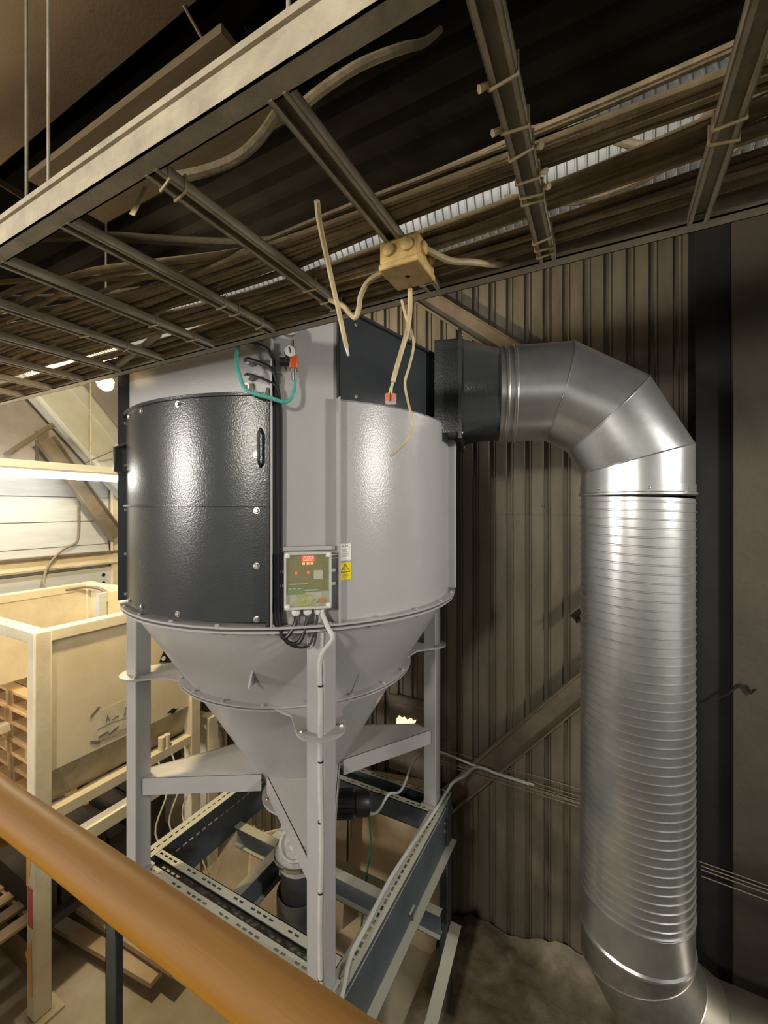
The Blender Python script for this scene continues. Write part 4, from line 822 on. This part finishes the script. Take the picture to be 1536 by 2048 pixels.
# white bracket frame inside the tank and the cable to it
bk = empty('white_bracket', PX(205, 1235, -4.3), 'white painted bracket with square opening at the tank rim', 'bracket')
p = PX(192, 1187, -4.35); q = PX(236, 1250, -4.35)
MB().box((p.x, p.y, p.z), (p.x+0.05, p.y+0.07, q.z)).build('upright', 'board', bk); MB().box((p.x-0.002, p.y+0.0705, p.z-0.09), (p.x+0.052, q.y-0.1205, p.z)).build('crosspiece', 'board', bk); MB().box((p.x, q.y-0.12, q.z), (p.x+0.05, q.y, p.z)).build('upright', 'cream', bk)
tag(MB().tube(smooth([PX(157, 968, -5.35), PX(158, 1000, -5.35), PX(158, 1060, -5.38), PX(152, 1085, -5.38), PX(125, 1100, -5.38), PX(98, 1130, -5.3), PX(88, 1160, -5.2), PX(95, 1176, -5.0), PX(125, 1180, -4.9), PX(170, 1174, -4.8), PX(200, 1178, -4.6), PX(213, 1190, -4.4)], 6), 0.014, 8).build('drooping_cable', 'brace'), 'dark cable drooping from the lamp over the wall rail to tank', 'cable')
# pallets stacked under the tank: thing > boards and blocks
def pallet():
    r = empty('wooden_pallet', (0, 0, 0), 'x', 'pallet', 'pallets stacked behind the tank leg'); W_, D_ = 1.0, 0.6
    for yy in (-0.25, 0, 0.25):
        MB().box((-W_/2, yy-0.05, 0), (W_/2, yy+0.05, 0.022)).build('bottom_board', 'pine', r)
        for xx in (-0.43, 0, 0.43): MB().box((xx-0.07, yy-0.05, 0.022), (xx+0.07, yy+0.05, 0.1)).build('block', 'pine', r)
    for xx in (-0.43, 0, 0.43): MB().box((xx-0.07, -D_/2, 0.1), (xx+0.07, D_/2, 0.122)).build('stringer', 'pine', r)
    for k in range(5): yy = -0.25+k*0.125; MB().box((-W_/2, yy-0.05, 0.122), (W_/2, yy+0.05, 0.144)).build('deck_board', 'pine', r)
    return r
p0_ = pallet(); px0, py0 = -4.93, 2.12
ordn = ['lowest', 'second lowest', 'third from the floor', 'fourth from the floor', 'fifth from the floor', 'sixth from the floor', 'sixth from top', 'fifth from top', 'fourth from top', 'third from top', 'topmost']
for k in range(11):
    if k == 0: r = p0_
    else:
        r = p0_.copy(); C.objects.link(r)
        for ch in p0_.children: q = ch.copy(); C.objects.link(q); q.parent = r
    r['label'] = 'wooden pallet in the stack behind the cream tank leg, '+ordn[k]
    r.location = (px0+random.uniform(-.015, .015), py0+random.uniform(-.02, .02), 0.145*k); r.rotation_euler = (0, 0, random.uniform(-.02, .02))
# ------------------------------------------------------------------ fluorescent lamp, bulb, sloping duct
fx = empty('fluorescent_lamp', (-4.7, 1.8, 3.58), 'lit fluorescent batten lamp hanging left of the hopper', 'lamp')
MB().box((-4.75, 0.9, 3.665), (-4.65, 2.74, 3.73)).build('housing', 'board', fx)
MB().prism([(-4.75, 0.9, 3.665), (-4.65, 0.9, 3.665), (-4.61, 0.9, 3.643), (-4.79, 0.9, 3.643)], (0, 1.84, 0)).build('reflector', 'board', fx)
MB().cyl((-4.7, 0.92, 3.61), (-4.7, 2.72, 3.61), 0.032, 16).build('tube', 'tube', fx)
for y in (0.905, 2.735): MB().box((-4.72, y-0.015, 3.585), (-4.68, y+0.015, 3.665)).build('lamp_holder', 'white', fx)
for y in (1.3, 2.4): MB().cyl((-4.7, y, 3.73), (-4.7, y, 5.2), 0.004, 6).build('suspension_wire', 'tray', fx)
bl = empty('flood_lamp', W(212, 768, 2.74), 'small glowing orange lamp below the far end of tray', 'lamp')
p = W(212, 768, 2.74); lamp('flood_lamp_light', p+Vector((0.03, -0.06, -0.09)), 95, (1.0, 0.80, 0.48), 0.05); MB().lathe([(0.001, -0.045), (0.03, -0.035), (0.05, 0.0), (0.045, 0.035), (0.03, 0.045)], p, 12, ax=(0.4, -0.6, 0.7)).build('bulb', 'bulb', bl)
MB().lathe([(0.052, 0.03), (0.06, 0.05), (0.03, 0.08), (0.001, 0.08)], p, 12, ax=(0.4, -0.6, 0.7)).build('housing', 'brace', bl)
MB().cyl(p+Vector((0, 0, 0.08)), (p.x, p.y, 5.22), 0.006, 6).build('cord', 'tray', bl)
sdv = empty('sloping_chute', PX(150, 850, -5.25), 'pale grey green chute sloping down behind the fluorescent lamp', 'chute')
a, b2 = PX(60, 720, -5.25), PX(250, 945, -5.25); dv = (b2-a).normalized(); nv = dv.cross(Vector((1, 0, 0))).normalized()
if nv.z < 0: nv = -nv
a = a-dv*0.8; b2 = b2+dv*0.4
o = MB().ob((a+b2)/2, (b2-a)/2, nv*0.25, Vector((0.12, 0, 0))).build('body', 'haze_steel', sdv); bv = o.modifiers.new('bevel', 'BEVEL'); bv.width = 0.05; bv.segments = 3
for s in (-0.20, 0.10): MB().ob((a+b2)/2+nv*s+Vector((0.125, 0, 0)), (b2-a)/2, nv*0.02, Vector((0.012, 0, 0))).build('stiffener', 'haze_steel', sdv)
tag(MB().tube([PX(172, 925, -5.0), PX(236, 897, -4.6)], 0.006, 6).build('lamp_wire', 'brace'), 'thin wire slanting from the lamp housing to the hopper', 'wire')
# ------------------------------------------------------------------ odds and ends by the wall and floor
pb = empty('wall_panel', (-1.35, 3.15, 1.4), 'brown hung panel on the wall behind the right hopper leg', 'panel')
p, q = PY(778, 1388, 3.12), PY(850, 1560, 3.12)
MB().box((p.x, 3.12, q.z), (q.x, 3.15, p.z)).build('sheet', 'sheet', pb); MB().box((p.x+0.05, 3.09, p.z-0.07), (q.x, 3.12, p.z-0.045)).build('batten', 'brace', pb)
gl = lab(MB().prism([PY(a, b_, 3.115) for a, b_ in ((793, 1451), (793, 1438), (798, 1431), (803, 1436), (809, 1434), (814, 1440), (822, 1436), (826, 1442), (832, 1440), (830, 1446), (822, 1448), (812, 1449))], (0, 0.004, 0)).build('glow_patch', 'glow', pb), 'ragged bright spot drawn as a warm glowing patch')  # flat glowing shape added for a bright spot; the sheet has no opening
for i, (px, wpx, top, bot, y, t) in enumerate(((415, 50, 1440, 1640, 3.05, 'plywood board with clipped corner leaning at back wall'), (440, 20, 1450, 1640, 3.14, 'narrow plywood offcut leaning behind the clipped board'), (400, 26, 1420, 1445, 3.0, 'light pine offcut lying on top of leaning boards'))):
    p, q = PY(px-wpx/2, top, y), PY(px+wpx/2, bot, y)
    zb = 0.0 if i < 2 else q.z
    if i == 0: poly = [(p.x, y, zb), (q.x, y, zb), (q.x, y, p.z-0.12), (q.x-0.06, y, p.z), (p.x+0.12, y, p.z+0.02), (p.x, y, p.z-0.04)]
    else: poly = [(p.x, y, zb), (q.x, y, zb), (q.x, y, p.z), (p.x, y, p.z)]
    tag(MB().prism(poly, (0, 0.03, 0)).build('leaning_board', 'ply' if i < 2 else 'pine'), t, 'board')
tag(MB().box((-3.36, 2.66, 0), (-3.24, 2.76, 1.35)).build('timber_post', 'cream'), 'short cream timber post behind the tank frame', 'post')
tag(MB().prism([(-1.95, 2.9, 0.0), (-1.12, 2.9, 0.0), (-1.05, 3.1, 1.0), (-1.3, 3.12, 1.12), (-1.85, 3.1, 1.05)], (0, 0.012, 0)).build('cardboard_sheet', 'ply'), 'tan cardboard sheet leaning at the wall behind the frame', 'cardboard')
tag(MB().prism([(-2.35, 2.2, 0.0), (-1.85, 2.75, 0.0), (-1.9, 2.9, 0.8), (-2.4, 2.35, 0.8)], (0.02, 0, 0.0)).build('cardboard_sheet', 'ply'), 'tan cardboard sheet standing left behind the frame', 'cardboard')
# debris heap at the foot of the wall
g = 36; b = MB(); hx0, hx1, hy0, hy1 = -1.15, 0.42, 2.05, 3.18; vs_ = []
for i in range(g+1):
    for j in range(g+1):
        u, v = i/g, j/g; x = hx0+(hx1-hx0)*u; y = hy0+(hy1-hy0)*v
        hgt = 0.42*max(0, v-0.12)**1.3*(math.sin(math.pi*min(1, max(0, u)))**0.6)*(0.75+0.25*math.sin(5*u+3*v))+0.03*math.sin(17*u+5*v)*math.sin(13*v+2)*v+random.uniform(-0.012, 0.012)*(0.3+v)
        if i in (0, g) or j == 0: hgt = 0
        vs_.append((x, y, max(0.0, hgt)+0.002))
b.add(vs_, [(i*(g+1)+j, (i+1)*(g+1)+j, (i+1)*(g+1)+j+1, i*(g+1)+j+1) for i in range(g) for j in range(g)])
hp = b.build('dust_heap', 'dustheap', None, 60); tag(hp, 'brown heap of dust and debris at the foot of ribbed wall', 'dust heap'); hp['kind'] = 'stuff'
# clutter under the tank
for i in range(7):
    x = -3.05-random.uniform(0, 1.5); y = 1.55+0.13*i; tag(MB().bar((x-0.5, y, 0.03+0.06*(i % 3)), (x+0.6, y+random.uniform(-.15, .15), 0.05+0.07*(i % 3)), 0.09, 0.035).build('loose_plank', 'ply'), 'loose dusty plank on floor under the tank, '+['foremost', 'second', 'third', 'fourth', 'fifth', 'sixth', 'rearmost'][i]+' from the balcony side', 'plank', 'planks under the tank')
for i in range(6):
    y = 1.45+0.17*i
    tag(MB().box((-4.2+0.05*(i % 2), y, 0.02+0.35), (-3.55, y+0.14, 0.62+0.08*(i % 3))).build('dark_crate', 'junk'), 'dark crate stored under the cream tank, '+['first', 'second', 'third', 'fourth', 'fifth', 'last'][i]+' from the balcony side', 'crate', 'crates under the tank')
tag(MB().box((-4.25, 1.4, 0.30), (-3.5, 2.5, 0.365)).build('crate_shelf', 'junk'), 'dark low shelf carrying crates under the tank', 'shelf')
for i in range(3):
    tag(MB().tube(smooth([(-3.22, 2.15+0.12*i, 1.24), (-3.15, 2.18+0.12*i, 1.0), (-3.18, 2.1+0.12*i, 0.7), (-3.05, 2.2+0.1*i, 0.4), (-3.0, 2.3+0.1*i, 0.02)], 5), 0.007, 6).build('loose_wire', 'cream'), ['nearest', 'middle', 'farthest'][i]+' of three pale wires dangling below the tank ledge', 'cable')
lr = empty('low_rack', (-4.25, 1.25, 0), 'low grey wooden slatted rack on the floor beside the tank leg', 'rack')
for i in range(9):
    x = -4.9+0.16*i; MB().box((x, 1.02, 0.42), (x+0.09, 1.5, 0.44)).build('slat', 'ply', lr)
for y in (1.06, 1.43): MB().box((-4.95, y, 0.0), (-3.5, y+0.05, 0.42)).build('bearer', 'ply', lr)
